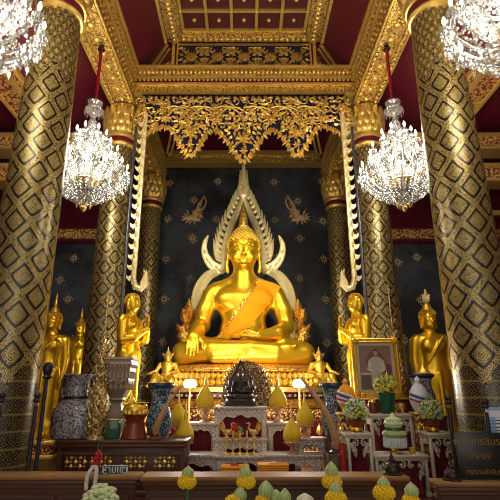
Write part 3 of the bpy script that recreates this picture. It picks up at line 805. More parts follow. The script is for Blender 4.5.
# torso
S.ell((0, .14, .42), (.62, .42, .38), .12); S.cap((0, .14, .4), (0, .12, .95), .44, .40, .15); S.ell((0, .06, .78), (.47, .36, .32), .15)
S.ell((0, .10, 1.34), (.64, .35, .42), .18); S.cap((-.60, .14, 1.56), (.60, .14, 1.56), .19, .19, .12)
for s in (-1, 1): S.ell((s*.29, -.14, 1.36), (.29, .14, .20), .10)
S.cap((0, .08, 1.66), (0, .03, 2.1), .25, .215, .10)
for s in (-1, 1): S.cap((s*.16, .11, 1.84), (s*.60, .14, 1.62), .12, .14, .12)
# arm on the viewer's left: hand over the knee, fingers down
S.path([(-.70, .14, 1.50), (-.83, .10, 1.15), (-.88, .06, .82)], [.195, .18, .16], .08)
S.path([(-.88, .06, .82), (-.93, -.22, .72), (-.98, -.52, .60)], [.165, .15, .105], .06)
S.ell((-.98, -.60, .50), (.135, .085, .13), .05)
for i, (L, dx) in enumerate(((.27, -.105), (.31, -.037), (.30, .032), (.24, .098))):
    S.path([(-.98 + dx*.85, -.63, .46), (-.98 + dx, -.685, .46 - L*.55), (-.98 + dx*1.02, -.70, .46 - L)], [.036, .032, .024], .012)
S.path([(-.87, -.58, .52), (-.80, -.62, .42), (-.79, -.64, .32)], [.042, .036, .026], .02)
# arm on the viewer's right: hand resting in the lap
S.path([(.70, .14, 1.50), (.84, .10, 1.15), (.90, .04, .80)], [.195, .18, .16], .08)
S.path([(.90, .04, .80), (.70, -.22, .66), (.40, -.44, .58)], [.16, .135, .10], .06)
S.ell((.22, -.50, .56), (.20, .13, .065), .05)
for i in range(4): S.path([(.10, -.42 - i*.055, .565), (-.10, -.43 - i*.05, .575), (-.22 + .02*i, -.44 - i*.045, .57)], [.034, .030, .022], .015)
S.path([(.24, -.60, .60), (.08, -.62, .64), (-.02, -.58, .64)], [.038, .032, .024], .02)
# crossed legs
for s in (-1, 1): S.path([(s*.35, .12, .28), (s*.85, -.02, .27), (s*1.20, -.20, .24)], [.33, .29, .235], .12)
S.path([(1.22, -.22, .215), (.6, -.48, .19), (-.1, -.62, .16), (-.55, -.60, .14)], [.22, .19, .15, .12], .05)
S.path([(-1.22, -.22, .235), (-.6, -.48, .28), (.1, -.60, .30), (.62, -.52, .30)], [.225, .195, .155, .12], .05)
S.ell((.80, -.45, .33), (.24, .14, .10), .05)
for i in range(5): S.cap((.98, -.36 - .045*i, .36), (1.08 - .012*i, -.36 - .045*i, .365), .026, .022, .012)
S.ell((0, .05, .12), (1.15, .5, .13), .08)
# head
S.ell((0, .0, 2.47), (.325, .345, .40), .05); S.ell((0, -.05, 2.27), (.255, .285, .25), .08); S.ell((0, .05, 2.60), (.345, .365, .31), .06); S.ell((0, -.27, 2.06), (.10, .07, .05), .07)
for s in (-1, 1):
    S.ell((s*.345, .05, 2.36), (.04, .09, .17), .02); S.path([(s*.355, .03, 2.3), (s*.36, .02, 2.12), (s*.345, .0, 1.99)], [.035, .042, .042], .02)
    S.path([(s*.035, -.35, 2.46), (s*.12, -.335, 2.525), (s*.20, -.295, 2.52), (s*.275, -.21, 2.45)], [.016, .02, .02, .014], .03)
    S.ell((s*.135, -.315, 2.405), (.088, .045, .042), .02); S.ell((s*.15, -.22, 2.24), (.11, .11, .10), .06)
    S.path([(s*.05, -.365, 2.385), (s*.14, -.365, 2.375), (s*.22, -.30, 2.40)], [.008, .014, .008], .01)
    S.path([(0, -.368, 2.165), (s*.06, -.355, 2.165), (s*.125, -.305, 2.195)], [.026, .022, .010], .015)
    S.ell((s*.045, -.385, 2.275), (.034, .035, .026), .02)
S.path([(0, -.345, 2.47), (0, -.385, 2.36), (0, -.425, 2.285)], [.022, .03, .044], .025)
S.path([(-.07, -.34, 2.118), (0, -.358, 2.112), (.07, -.34, 2.118)], [.018, .026, .018], .02)
S.cap((-.10, -.37, 2.142), (.10, -.37, 2.142), .008, .008, .01, sub=True)
bud = thing('seated_buddha', 'huge gold seated Buddha statue wearing an orange sash, in the centre against the black wall', 'statue', (BX, BY, BZ))
link_mesh(S.mesh('body'), 'body', M['statue_gold'], bud, 180)
# hair of small curls, topknot, flame
hc = MB(); cc = (0, .05, 2.60); rr = (.365, .385, .33); nn = 420
for i in range(nn):
    z = 1 - 2*(i + .5)/nn; a = i*2.399963; q = math.sqrt(1 - z*z); x, y = q*math.cos(a), q*math.sin(a)
    p = (cc[0] + rr[0]*x, cc[1] + rr[1]*y, cc[2] + rr[2]*z)
    if p[2] > 2.655 + .10*abs(x)**2*0 or (y > -.35 and abs(x) > .80 and p[2] > 2.46) or (y > -.05 and p[2] > 2.25):
        hc.ball(p, (.040, .040, .046), 8, 6)
hc.lathe([(.24, 2.84), (.20, 2.90), (.17, 2.95), (.12, 3.0), (.05, 3.03)], 20, M=tr(0, .05, 0))
for row, (z, q, n_) in enumerate(((2.90, .215, 16), (2.955, .175, 13), (3.0, .12, 9))):
    for i in range(n_):
        a = 2*PI*(i + row*.5)/n_; hc.ball((q*math.cos(a), .05 + q*math.sin(a), z), .036, 8, 6)
hc.build('hair_curls', M['statue_gold_soft'], bud)
fl = MB().lathe([(.08, 2.99), (.115, 3.05), (.10, 3.13), (.08, 3.25), (.05, 3.40), (.004, 3.60)], 14, M=tr(0, .05, 0), sy=.7)
for k, z in enumerate((3.06, 3.15, 3.24, 3.34)):
    for sg in (-1, 1): fl.leaf(sg*.02, z, PI/2 - sg*.5, .16 - .02*k, .08, -.0, .05)
fl.build('flame_finial', M['old_gold'], bud)
# sash: cloth laid over the breast, following the body
def wpt(px, py, Y=9.3): p = at(px, py, Y); return p.x - BX, p.z - BZ
A = [wpt(*q) for q in ((257, 277), (250, 290), (240, 305), (229, 321), (217, 337))]          # edge towards the bare shoulder
B = [wpt(*q) for q in ((282, 284.5), (275, 296), (263, 311), (251, 326), (238, 342))]
def lerpl(P, u):
    q = u*(len(P) - 1); i = min(int(q), len(P) - 2); f = q - i
    return P[i][0] + (P[i+1][0] - P[i][0])*f, P[i][1] + (P[i+1][1] - P[i][1])*f
def drape(u0, u1, v0, v1, nu, nv, off, th_, name, m):
    g = np.zeros((nu + 1, nv + 1, 3))
    for i in range(nu + 1):
        u = u0 + (u1 - u0)*i/nu; a, b = lerpl(A, u), lerpl(B, u)
        for j in range(nv + 1):
            v = v0 + (v1 - v0)*j/nv; x = a[0] + (b[0] - a[0])*v; z = a[1] + (b[1] - a[1])*v
            y = S.front(x, z); g[i, j] = (x, .05 if y is None else y, z)
    for _ in range(6):           # cloth bridges hollows
        y = g[:, :, 1].copy(); p = np.pad(y, 1, mode='edge')
        av = (p[:-2, 1:-1] + p[2:, 1:-1] + p[1:-1, :-2] + p[1:-1, 2:])/4; g[:, :, 1] = np.minimum(y, av)
    mb = MB(); n = (nu + 1)*(nv + 1)
    fr = [(g[i,j,0], g[i,j,1] - off - th_, g[i,j,2]) for i in range(nu + 1) for j in range(nv + 1)]; bk = [(x, y + th_, z) for x, y, z in fr]
    idx = lambda i, j: i*(nv + 1) + j; fs = []
    for i in range(nu):
        for j in range(nv):
            fs.append((idx(i,j), idx(i+1,j), idx(i+1,j+1), idx(i,j+1))); fs.append(tuple(q + n for q in (idx(i,j), idx(i,j+1), idx(i+1,j+1), idx(i+1,j))))
    bd_ = [idx(i, 0) for i in range(nu + 1)] + [idx(nu, j) for j in range(1, nv + 1)] + [idx(i, nv) for i in range(nu - 1, -1, -1)] + [idx(0, j) for j in range(nv - 1, 0, -1)]
    for a, b in zip(bd_, bd_[1:] + bd_[:1]): fs.append((a, b, b + n, a + n))
    mb.add(fr + bk, fs); return mb.build(name, m, bud, 50)
sash = drape(0, 1, 0, 1, 40, 22, .012, .014, 'sash', M['saffron']); sash['label'] = 'orange cloth sash'
drape(.0, 1, .02, .13, 40, 4, .030, .010, 'sash_border', M['throne_gold'])
# gilded robe band at the lap under the sash
rb = MB(); pts = []
for q in range(15):
    x = -.02 + .42*q/14; z = .80 - .26*math.sin(PI*min(1, q/14*.9 + .05))
    y = S.front(x, z); pts.append((x, (y if y is not None else -.4) - .015, z))
rb.tube(pts, .03, 6); rb.build('robe_edge', M['statue_gold_soft'], bud)

# halo: flame-edged arch standing behind the figure
YH = 10.0
def hp(px, py): p = at(px, py, YH); return (p.x - BX, p.z - BZ)
def ribbon(mb, path, wid, y0, y1, bulge=.03):
    P = [Vector(q) for q in path]; n = len(P); L = []; R = []
    for i in range(n):
        t = (P[min(i+1, n-1)] - P[max(i-1, 0)]).normalized(); nr = Vector((-t.y, t.x)); w = wid[i] if hasattr(wid, '__len__') else wid
        L.append(P[i] + nr*w/2); R.append(P[i] - nr*w/2)
    vs = []
    for i in range(n):
        vs += [(L[i].x, y0, L[i].y), (P[i].x, y0 - bulge, P[i].y), (R[i].x, y0, R[i].y), (R[i].x, y1, R[i].y), (L[i].x, y1, L[i].y)]
    fs = [(0,1,2,3,4), tuple((n-1)*5 + q for q in (4,3,2,1,0))]
    for i in range(n - 1):
        for q in range(5): fs.append((i*5 + q, i*5 + 5 + q, i*5 + 5 + (q+1) % 5, i*5 + (q+1) % 5))
    mb.add(vs, fs)
def dense(path, n):
    P = [Vector(q) for q in path]; out = []
    for i in range(len(P) - 1):
        p0, p1, p2, p3 = P[max(i-1, 0)], P[i], P[i+1], P[min(i+2, len(P)-1)]
        for q in range(n):
            t = q/n; out.append(.5*((2*p1) + (p2 - p0)*t + (2*p0 - 5*p1 + 4*p2 - p3)*t*t + (3*p1 - p0 - 3*p2 + p3)*t**3))
    return out + [P[-1]]
ha = MB(); hl = MB(); hms = {-1: MB(), 1: MB()}
for s in (-1, 1):
    hm = hms[s]
    def m_(pts): return [hp(243.5 + (x - 243.5)*(-s), y) for x, y in pts]     # traced on the left side, mirrored for the other
    inner = dense(m_([(242.6, 199), (240, 206), (236.5, 214), (231.5, 225), (227.5, 237), (225, 249), (224.3, 260), (224.5, 268), (221, 273)]), 5)
    ribbon(ha, inner, [.09 + .06*min(1, i/16) for i in range(len(inner))], -.07, .10, .05)
    ed = dense(m_([(241.5, 196), (237.5, 204), (233.5, 213), (228.5, 224), (224.5, 236), (222.3, 248), (221.8, 258), (221.5, 264)]), 4)
    for i in range(1, len(ed) - 1, 1):
        if i % 2: continue
        t = -(ed[i+1] - ed[i-1]).normalized(); nr = Vector((s*abs(t.y), abs(t.x)*.3)); L_ = .31      # t runs towards the tip, nr outwards
        q = [ed[i], ed[i] + nr*.30*L_ + t*.18*L_, ed[i] + nr*.50*L_ + t*.62*L_, ed[i] + nr*.70*L_ + t*1.2*L_]
        hl.tube([(v.x, -.01, v.y) for v in q], [.05, .052, .036, .003], 8, flat=1.0)
    # hook that curls outward at shoulder height
    oo = dense(m_([(208.4, 236.5), (204.2, 242), (202.4, 250), (203.6, 258), (206.5, 264.5), (210.5, 269.5), (217, 274.5), (223, 273.5), (226.5, 270)]), 3)
    ii = dense(m_([(227, 265), (222, 265.5), (217, 264), (212, 260), (208, 254), (206.6, 248), (207, 242), (208.4, 237)]), 3)
    ha.prism([(v.x, v.y) for v in oo + ii], -.06, .08); ha.tube([(v.x, -.06, v.y) for v in oo], .022, 6); ha.tube([(v.x, -.06, v.y) for v in ii], .016, 6)
    for k, (x, y) in enumerate(((218, 270), (212, 267), (208.5, 262), (205.5, 254))):
        q = m_([(x, y)])[0]; ha.leaf(q[0], q[1], PI/2 - s*.5, .14, .08, -.055, .03); ha.ball((q[0], -.06, q[1]), .03, 8, 5)
    # rim round the shoulders down to the seat
    rim = dense(m_([(217, 272), (209, 277), (202, 287), (198.5, 300), (197, 318), (197, 335), (199, 348)]), 5)
    ribbon(ha, rim, .20, -.06, .10, .06)
    for i in range(3, len(rim) - 4):
        t = (rim[i+1] - rim[i-1]).normalized(); an = math.atan2(-t.y, -t.x)
        hl.leaf(rim[i].x + s*.09, rim[i].y, an - s*.5, .17, .09, .0, .05)
    # serpent ends: body, breast and flame crest
    bodyp = [(x, -.10, z) for x, z in dense(m_([(197, 342), (191, 345), (186, 340), (184, 331), (187, 324), (189, 318)]), 4)]
    hm.tube(bodyp, [.06 + .10*math.sin(PI*min(1, i/14)) for i in range(len(bodyp))], 10)
    for (x, y, L, W_, an) in ((188.5, 320, .46, .20, 88), (185.5, 324, .34, .16, 100), (191.5, 323, .32, .14, 75), (183.5, 334, .26, .14, 125), (188, 332, .30, .18, 90), (186, 342, .24, .14, 150)):
        q = m_([(x, y)])[0]; a = math.radians(an); hm.leaf(q[0], q[1], a if s < 0 else PI - a, L, W_, -.16, .07)
# spire at the top
top = hp(243.5, 163); bs_ = hp(243.5, 196)
sp = MB().lathe([(.12, 0), (.15, .10), (.12, .2), (.135, .28), (.10, .36), (.11, .44), (.075, .52), (.08, .6), (.05, .72), (.035, .84), (.012, top[1] - bs_[1])], 14, M=tr(0, .0, bs_[1]), sy=.7)
for k in range(6):
    for sg in (-1, 1): sp.leaf(sg*.05, bs_[1] - .06 + .12*k, PI/2 - sg*.35, .26 - .025*k, .10 - .01*k, -.08, .04)
sp.leaf(0, bs_[1] - .12, PI/2, .4, .2, -.10, .05)
for mb in (ha, hl, hms[-1], hms[1], sp): mb.v = [(x, y + (YH - BY), z) for x, y, z in mb.v]
hb = ha.build('halo', M['halo_gold'], bud); hb['label'] = 'cream and gold flame-edged halo arch'
hl.build('flame_teeth', M['halo_gold'], hb); [hms[q].build('serpent_end', M['throne_gold'], hb) for q in (-1, 1)]; sp.build('halo_spire', M['halo_gold'], hb)

# ---- lotus throne and stepped pedestal
th = thing('lotus_throne', 'gold lotus pedestal with petal tiers and a red jewelled band under the seated Buddha', 'pedestal', (BX, BY + .1, .5))
T = BZ - .5
def sl(prof): return MB().lathe(prof, 72, sx=1.0, sy=.56, pw=2.7)
sl([(1.45, T - .16), (1.56, T - .13), (1.60, T - .07), (1.52, T - .03), (1.40, T)]).build('seat_cushion', M['throne_gold'], th)
pet = MB()
def petals(z, r, n_, h, w, tilt, down=False):
    for i in range(n_):
        a = 2*PI*i/n_ + (PI/n_ if down else 0); c, d = math.cos(a), math.sin(a); k = (abs(c)**2.7 + abs(d)**2.7)**(-1/2.7)
        x, y = r*c*k, r*d*k*.56; na = math.atan2(d*abs(d)**.7/.56, c*abs(c)**.7)
        pet.leaf(0, 0, -PI/2 if down else PI/2, h, w, 0, .06, M=tr(x, y, z) @ rot_z(na + PI/2) @ Matrix.Rotation(tilt, 4, 'X'))
petals(T - .27, 1.50, 100, .14, .11, .25); petals(T - .16, 1.60, 100, .13, .11, -.35, True); petals(T - .40, 1.50, 100, .14, .11, .25)
sl([(1.44, T - .50), (1.47, T - .34), (1.50, T - .16)]).build('core', M['throne_gold'], th)
petals(T - .28, 1.62, 100, .13, .11, -.45, True)
pet.build('petals', M['statue_gold_soft'], th)
sl([(1.58, T - .52), (1.80, T - .50), (1.80, T - .42), (1.58, T - .40)]).build('ledge', M['old_gold'], th)
jb = sl([(1.56, T - .62), (1.60, T - .60), (1.60, T - .53), (1.56, T - .52)]); jb.build('red_band', M['red_lacquer'], th)
jw = MB()
for i in range(96):
    a = 2*PI*i/96; c, d = math.cos(a), math.sin(a); k = (abs(c)**2.7 + abs(d)**2.7)**(-1/2.7); jw.ball((1.61*c*k, 1.61*d*k*.565, T - .565), .03, 8, 5)
jw.build('jewels', M['white_paint'], th)
sl([(1.66, T - .80), (1.80, T - .78), (1.84, T - .72), (1.70, T - .64), (1.58, T - .62)]).build('lower_ledge', M['throne_gold'], th)
MB().bevbox(-1.78, 1.78, -1.02, 1.02, T - 1.0, T - .80, .05).build('gilded_course', M['carved_gold_red'], th)
bb = MB().bevbox(-1.9, 1.9, -1.10, 1.08, .25, T - 1.0, .04); bb.build('red_body', M['red_lacquer'], th)
om = MB()
for k in range(18):
    x = -1.75 + k*.206
    for z in (.42, ): om.leaf(x, z - .08, PI/2, .2, .12, -1.10, .03); om.box(x - .06, x + .06, -1.115, -1.10, z - .14, z - .11)
om.build('gilt_ornaments', M['old_gold'], th)
MB().bevbox(-2.0, 2.0, -1.2, 1.1, 0, .25, .04).build('plinth', M['carved_gold_red'], th)

# ================================================================== STANDING FIGURES
def std_buddha(arms='down', h=.017):
    """standing robed figure, 2.3 m to the top of the hair"""
    s = SDF((-.62, -.42, -.02), (.62, .36, 2.36), h); s.xs = .70
    s.cap((-.13, 0, .05), (-.13, .0, 1.1), .14, .19, .08); s.cap((.13, 0, .05), (.13, 0, 1.1), .14, .19, .08)
    s.ell((0, .02, 1.15), (.31, .20, .30), .10); s.ell((0, .02, 1.42), (.27, .18, .25), .12); s.ell((0, .02, 1.66), (.35, .20, .23), .12)
    s.cap((-.33, .03, 1.78), (.33, .03, 1.78), .105, .105, .08); s.cap((0, .03, 1.82), (0, .01, 2.0), .11, .10, .05)
    for q in (-1, 1):
        s.ell((q*.15, -.12, 1.67), (.14, .07, .10), .06)
        s.cap((q*.13, -.10, .03), (q*.14, -.24, .03), .06, .045, .04)
    def arm(q, kind):
        if kind == 'down':
            s.path([(q*.40, .03, 1.74), (q*.45, .05, 1.42), (q*.44, -.02, 1.12)], [.105, .088, .062], .04)
            s.ell((q*.44, -.04, 1.04), (.035, .06, .09), .03)
            for i in range(4): s.cap((q*.44, -.085 + i*.03, .99), (q*.44, -.09 + i*.03, .86 - .02*(1 if i in (1, 2) else 0)), .017, .013, .008)
            s.cap((q*.43, -.09, 1.06), (q*.41, -.12, .96), .019, .014, .01)
        elif kind == 'raised':
            s.path([(q*.40, .03, 1.74), (q*.47, .05, 1.40), (q*.43, -.22, 1.42), (q*.40, -.30, 1.60)], [.105, .09, .07, .052], .03)
            s.ell((q*.40, -.315, 1.68), (.055, .03, .075), .02)
            for i in range(4): s.cap((q*.40 - .045 + .03*i, -.32, 1.73), (q*.40 - .05 + .034*i, -.325, 1.84 + .02*(1 if i in (1, 2) else 0)), .016, .012, .008)
            s.cap((q*.40 - q*.05, -.32, 1.66), (q*.40 - q*.09, -.33, 1.74), .018, .013, .01)
        else:      # palms together at the breast
            s.path([(q*.38, .03, 1.72), (q*.43, -.02, 1.40), (q*.30, -.22, 1.42), (q*.06, -.36, 1.58)], [.11, .09, .075, .05], .03)
            s.ell((q*.022, -.385, 1.66), (.022, .045, .08), .015)
            for i in range(4): s.cap((q*.018, -.41 + .024*i, 1.72), (q*.014, -.40 + .022*i, 1.86 - .015*abs(i - 1.5)), .015, .011, .006)
            s.cap((q*.03, -.36, 1.66), (q*.02, -.34, 1.76), .017, .012, .008)
    if arms == 'down': arm(-1, 'down'); arm(1, 'down')
    elif arms == 'raised': arm(-1, 'raised'); arm(1, 'down')
    else: arm(-1, 'wai'); arm(1, 'wai')
    # robe: hem, side edges and the fold across the breast
    s.path([(-.31, .0, 1.55), (-.34, .02, .9), (-.30, .02, .22)], [.03, .045, .05], .05); s.path([(.31, .0, 1.55), (.34, .02, .9), (.30, .02, .22)], [.03, .045, .05], .05)
    s.cap((-.24, .0, .2), (.24, .0, .2), .13, .13, .08)
    s.path([(.24, -.16, 1.83), (0, -.22, 1.62), (-.22, -.16, 1.36)], [.02, .022, .02], .02)
    s.path([(-.30, -.10, 1.22), (0, -.19, 1.18), (.30, -.10, 1.22)], [.025, .03, .025], .02); s.cap((0, -.20, 1.18), (0, -.20, .3), .03, .045, .03)
    # head and face
    s.xs = 1.0; s.ell((0, 0, 2.14), (.135, .15, .185), .03); s.ell((0, -.02, 2.05), (.11, .12, .10), .03)
    for q in (-1, 1):
        s.path([(q*.138, .02, 2.17), (q*.142, .02, 2.08), (q*.136, .01, 1.99)], [.022, .022, .02], .012)
        s.path([(q*.015, -.148, 2.155), (q*.06, -.14, 2.175), (q*.11, -.10, 2.15)], [.008, .009, .007], .012); s.ell((q*.055, -.13, 2.125), (.034, .02, .014), .008)
    s.path([(0, -.145, 2.15), (0, -.178, 2.075)], [.012, .020], .012); s.path([(-.045, -.132, 2.028), (0, -.148, 2.022), (.045, -.132, 2.028)], [.009, .013, .009], .008)
    return s
def hair_part(root, curls=True, flame=True, mat='statue_gold_soft', ornate=False):
    hb = MB()
    if curls:
        nn = 150
        for i in range(nn):
            z = 1 - 2*(i + .5)/nn; a = i*2.399963; q = math.sqrt(1 - z*z); x, y = q*math.cos(a), q*math.sin(a); p = (.15*x, .015 + .16*y, 2.19 + .15*z)
            if p[2] > 2.225 or (y > .1 and p[2] > 2.1): hb.ball(p, (.021, .021, .024), 6, 4)
        hb.lathe([(.11, 2.31), (.085, 2.36), (.07, 2.41), (.03, 2.45)], 14, M=tr(0, .015, 0)); hb.build('hair', M[mat], root)
        f = MB().lathe([(.025, 2.43), (.042, 2.47), (.036, 2.52), (.022, 2.60), (.003, 2.72)], 10, M=tr(0, .015, 0))
        if ornate:
            for k, (dx, dz, L) in enumerate(((0, 2.45, .17), (-.025, 2.46, .13), (.025, 2.46, .13), (-.03, 2.52, .11), (.03, 2.52, .11), (0, 2.58, .13))): f.leaf(dx, dz, PI/2 - dx*12, L, .07, -.02, .03)
        f.build('flame_finial', M['halo_gold' if ornate else mat], root)
    else:
        for i in range(240):
            z = 1 - 2*(i + .5)/240; a = i*2.399963; q = math.sqrt(1 - z*z); x, y = q*math.cos(a), q*math.sin(a); p = (.142*x, .012 + .155*y, 2.185 + .15*z)
            if p[2] > 2.24 or (y > .15 and p[2] > 2.08): hb.ball(p, (.012, .012, .012), 6, 4)
        hb.build('hair', M[mat], root)
def plinth(name, label, x, y, z0, z1, w, m, cat='plinth'):
    t = thing(name, label, cat, (x, y, z0)); H = z1 - z0
    MB().bevbox(-w/2, w/2, -w/2, w/2, 0, .08, .012).build('foot', M['old_gold'], t); MB().bevbox(-w*.44, w*.44, -w*.44, w*.44, .08, H - .08, .012).build('body', M[m], t)
    MB().bevbox(-w*.5, w*.5, -w*.5, w*.5, H - .08, H, .012).build('top', M['old_gold'], t); return t
me_down = std_buddha('down').mesh('body')
def fig(me, name, label, x, y, z, rz=0, sc=1.0, mat='statue_gold', cat='statue', curls=True, ornate=False):
    t = thing(name, label, cat, (x, y, z), rz); t.scale = (sc,)*3
    if not me.materials: link_mesh(me, 'body', M[mat], t, 180)
    else: b = bpy.data.objects.new('body', me); COL.objects.link(b); b.parent = t
    hair_part(t, curls, ornate=ornate); return t
p = at(52.5, 330, 8.5); plinth('statue_plinth', 'tall plinth under the standing gold Buddha beside the left front column', p.x, 8.5, .5, .80, .9, 'carved_gold_red')
fig(me_down, 'standing_buddha', 'standing gold Buddha partly hidden by the left front column, pointed flame on head', p.x, 8.5, .80, 0, .95)
p = at(429, 325, 8.0); plinth('statue_plinth', 'plinth under the standing gold Buddha beside the right front column', p.x, 8.0, .5, .72, .9, 'carved_gold_red')
fig(me_down, 'standing_buddha', 'standing gold Buddha beside the right front column, feathery pale flame on its head', p.x, 8.0, .72, 0, .97, ornate=True)
p = at(79, 340, 10.3); plinth('statue_plinth', 'tall plinth under the small gold Buddha with a raised hand', p.x, 10.3, .5, 1.28, .7, 'red_lacquer')
fig(std_buddha('raised').mesh('body'), 'standing_buddha', 'small gold Buddha with one hand raised, in the dark between the two left columns', p.x, 10.3, 1.28, -.15, .78)
me_wai = std_buddha('wai').mesh('body')
pl_ = at(131, 325, 7.12); pr_ = at(357, 325, 7.12)
plinth('statue_plinth', 'tall red plinth under the praying gold disciple behind the cream carved stand', pl_.x, 7.12, .5, 1.22, .62, 'red_lacquer')
fig(me_wai, 'praying_disciple', 'gold disciple statue with joined hands facing right, above the cream carved stand', pl_.x, 7.12, 1.22, 1.25, .80, curls=False)
plinth('statue_plinth', 'tall red plinth under the praying disciple behind the framed portrait', pr_.x, 7.12, .5, 1.22, .62, 'red_lacquer')
fig(me_wai, 'praying_disciple', 'gold disciple statue with joined hands facing left, behind the framed portrait', pr_.x, 7.12, 1.22, -1.25, .80, curls=False)

# kneeling guardian deities at the corners of the throne
def deity():
    s = SDF((-.30, -.36, -.02), (.42, .30, .72), .0095)
    s.ell((0, .02, .16), (.15, .16, .11), .05); s.cap((0, .02, .15), (0, .0, .40), .10, .11, .05); s.ell((0, 0, .40), (.135, .085, .07), .04)
    s.path([(-.06, 0, .13), (-.10, -.20, .11), (-.10, -.05, .04), (-.10, .16, .03)], [.085, .07, .055, .035], .03)       # folded leg
    s.path([(.08, 0, .13), (.20, -.16, .20), (.27, -.17, .03), (.33, -.24, .02)], [.085, .068, .05, .03], .03)          # raised knee and foot
    s.path([(-.14, 0, .42), (-.20, -.05, .29), (-.12, -.18, .26)], [.048, .04, .03], .02)
    s.path([(.14, 0, .42), (.20, -.06, .30), (.31, -.12, .25)], [.048, .04, .03], .02)
    for hx, hy, hz in ((-.11, -.20, .26), (.33, -.13, .245)):
        s.ell((hx, hy, hz), (.032, .03, .022), .01)
        for i in range(4): s.cap((hx - .02 + .013*i, hy - .02, hz), (hx - .022 + .015*i, hy - .06, hz - .015), .009, .007, .004)
        s.cap((hx + .02, hy, hz + .01), (hx + .035, hy - .03, hz + .015), .009, .007, .005)
    s.cap((0, 0, .44), (0, -.01, .50), .045, .04, .02); s.ell((0, -.015, .545), (.062, .068, .078), .015)
    s.path([(0, -.08, .55), (0, -.095, .525)], [.006, .011], .008); s.path([(-.02, -.078, .502), (.02, -.078, .502)], [.006, .006], .006)
    for q in (-1, 1): s.ell((q*.024, -.073, .558), (.013, .01, .007), .005); s.ell((q*.065, -.005, .545), (.012, .02, .03), .008)
    return s.mesh('body')
me_d = deity(); px_ = {-1: 172, 1: 315}
for s, lab in ((-1, 'small gold kneeling deity with a pointed crown at the left end of the throne'), (1, 'small gold kneeling deity with a pointed crown at the right end of the throne')):
    x = BX + s*1.46; t = thing('kneeling_deity', lab, 'statue', (x, 8.93, .5 + T - .42), 0, 'kneeling deities at the throne corners'); t.scale = (s*1.0, 1.0, 1.0)
    if not me_d.materials: link_mesh(me_d, 'body', M['statue_gold_soft'], t, 180)
    else: b = bpy.data.objects.new('body', me_d); COL.objects.link(b); b.parent = t
    cr = MB().lathe([(.068, .585), (.075, .60), (.055, .63), (.045, .66), (.028, .68), (.012, .71), (.002, .76)], 12, M=tr(0, -.01, 0))
    for q in (-1, 1): cr.leaf(q*.06, .56, PI/2 - q*.5, .10, .05, -.02, .02)
    cr.build('crown', M['old_gold'], t)

# ================================================================== small dark Buddha on the altar, and its fretwork screen
YC = 6.95
zt = zat(407, 6.75)
db = thing('altar_buddha', 'small dark bronze seated Buddha with a pointed halo on the top altar table', 'statue', (at(240.5, 390, YC).x, YC, zt))
k_ = .64/.64
s = SDF((-.22, -.16, .17), (.22, .12, .50), .0065)
s.ell((0, .02, .27), (.075, .05, .07), .03); s.ell((0, .01, .345), (.082, .045, .05), .03); s.cap((-.075, .015, .37), (.075, .015, .37), .024, .024, .02); s.cap((0, .01, .38), (0, 0, .42), .026, .024, .015)
for q in (-1, 1): s.path([(q*.06, .01, .215), (q*.165, -.03, .21)], [.04, .03], .03); s.path([(q*.165, -.03, .205), (-q*.05, -.085, .20 + .012*(q + 1))], [.03, .018], .012)
s.path([(-.09, .015, .365), (-.11, .0, .28), (-.12, -.07, .245), (-.12, -.085, .205)], [.024, .021, .015, .012], .012); s.path([(.09, .015, .365), (.11, .0, .28), (.02, -.075, .245)], [.024, .021, .014], .012)
s.ell((0, 0, .455), (.04, .043, .052), .012); s.ell((0, .005, .495), (.028, .028, .022), .01); s.cap((0, -.042, .46), (0, -.05, .445), .005, .008, .005)
for q in (-1, 1): s.cap((q*.042, 0, .465), (q*.042, 0, .425), .008, .009, .006)
link_mesh(s.mesh('body'), 'body', M['bronze'], db, 180)
b = MB().lathe([(.27, 0), (.27, .025), (.25, .035), (.26, .06), (.22, .075), (.21, .11), (.235, .125), (.235, .14), (.19, .15), (.185, .175), (.20, .185), (.19, .19)], 32, sy=.62, pw=2.8)
for i in range(26):
    a = 2*PI*i/26; b.ball((.225*math.cos(a), .14*math.sin(a), .15), (.02, .02, .016), 6, 4)
b.build('base', M['bronze'], db)
h = MB(); aura = dense([(-.13, .20), (-.155, .30), (-.12, .40), (-.085, .48), (-.045, .55), (0, .66)], 4)
for q in (-1, 1):
    P = [(q*v.x, v.y) for v in aura]; ribbon(h, P, [.05 - .025*i/len(P) for i in range(len(P))], .06, .09, .012)
    for i in range(1, len(P) - 1): h.leaf(P[i][0], P[i][1], PI/2 - q*.55, .055, .025, .06, .012)
    h.leaf(q*.15, .22, PI/2 - q*.2, .16, .07, .05, .02); h.leaf(q*.19, .20, PI/2 - q*.3, .10, .05, .05, .02)
h.build('halo', M['bronze'], db); MB().lathe([(.02, .51), (.016, .53), (.002, .565)], 8).build('flame_finial', M['bronze'], db)
sc_ = thing('fretwork_screen', 'gilded fretwork screen of curling leaves behind the small dark Buddha', 'screen', (at(247, 390, 7.18).x, 7.18, zt))
fm2 = MB()
def sctop(x): return .62*math.sqrt(max(0, 1 - (x/.40)**2))*.92 + .05
out = [(-.40, 0)] + [(-.40 + .04*i, sctop(-.40 + .04*i)) for i in range(21)] + [(.40, 0)]
MB().prism(out, 0, .015).build('panel', M['screen_gold'], sc_)
for i in range(11):
    for j in range(8):
        x, z = -.36 + .072*i, .04 + .078*j
        if z + .06 < sctop(x): spiral(fm2, x, z, .034, 4.5, 1 if (i + j) % 2 else -1, 0, .006, i)
for i in range(29):
    x = -.39 + .028*i; fm2.leaf(x, sctop(x) - .01, PI/2 - x*2.2, .07, .035, 0, .015)
fm2.build('curls', M['screen_gold'], sc_)
MB().box(-.40, .40, -.03, .05, 0, .02).build('foot', M['dark_wood'], sc_)
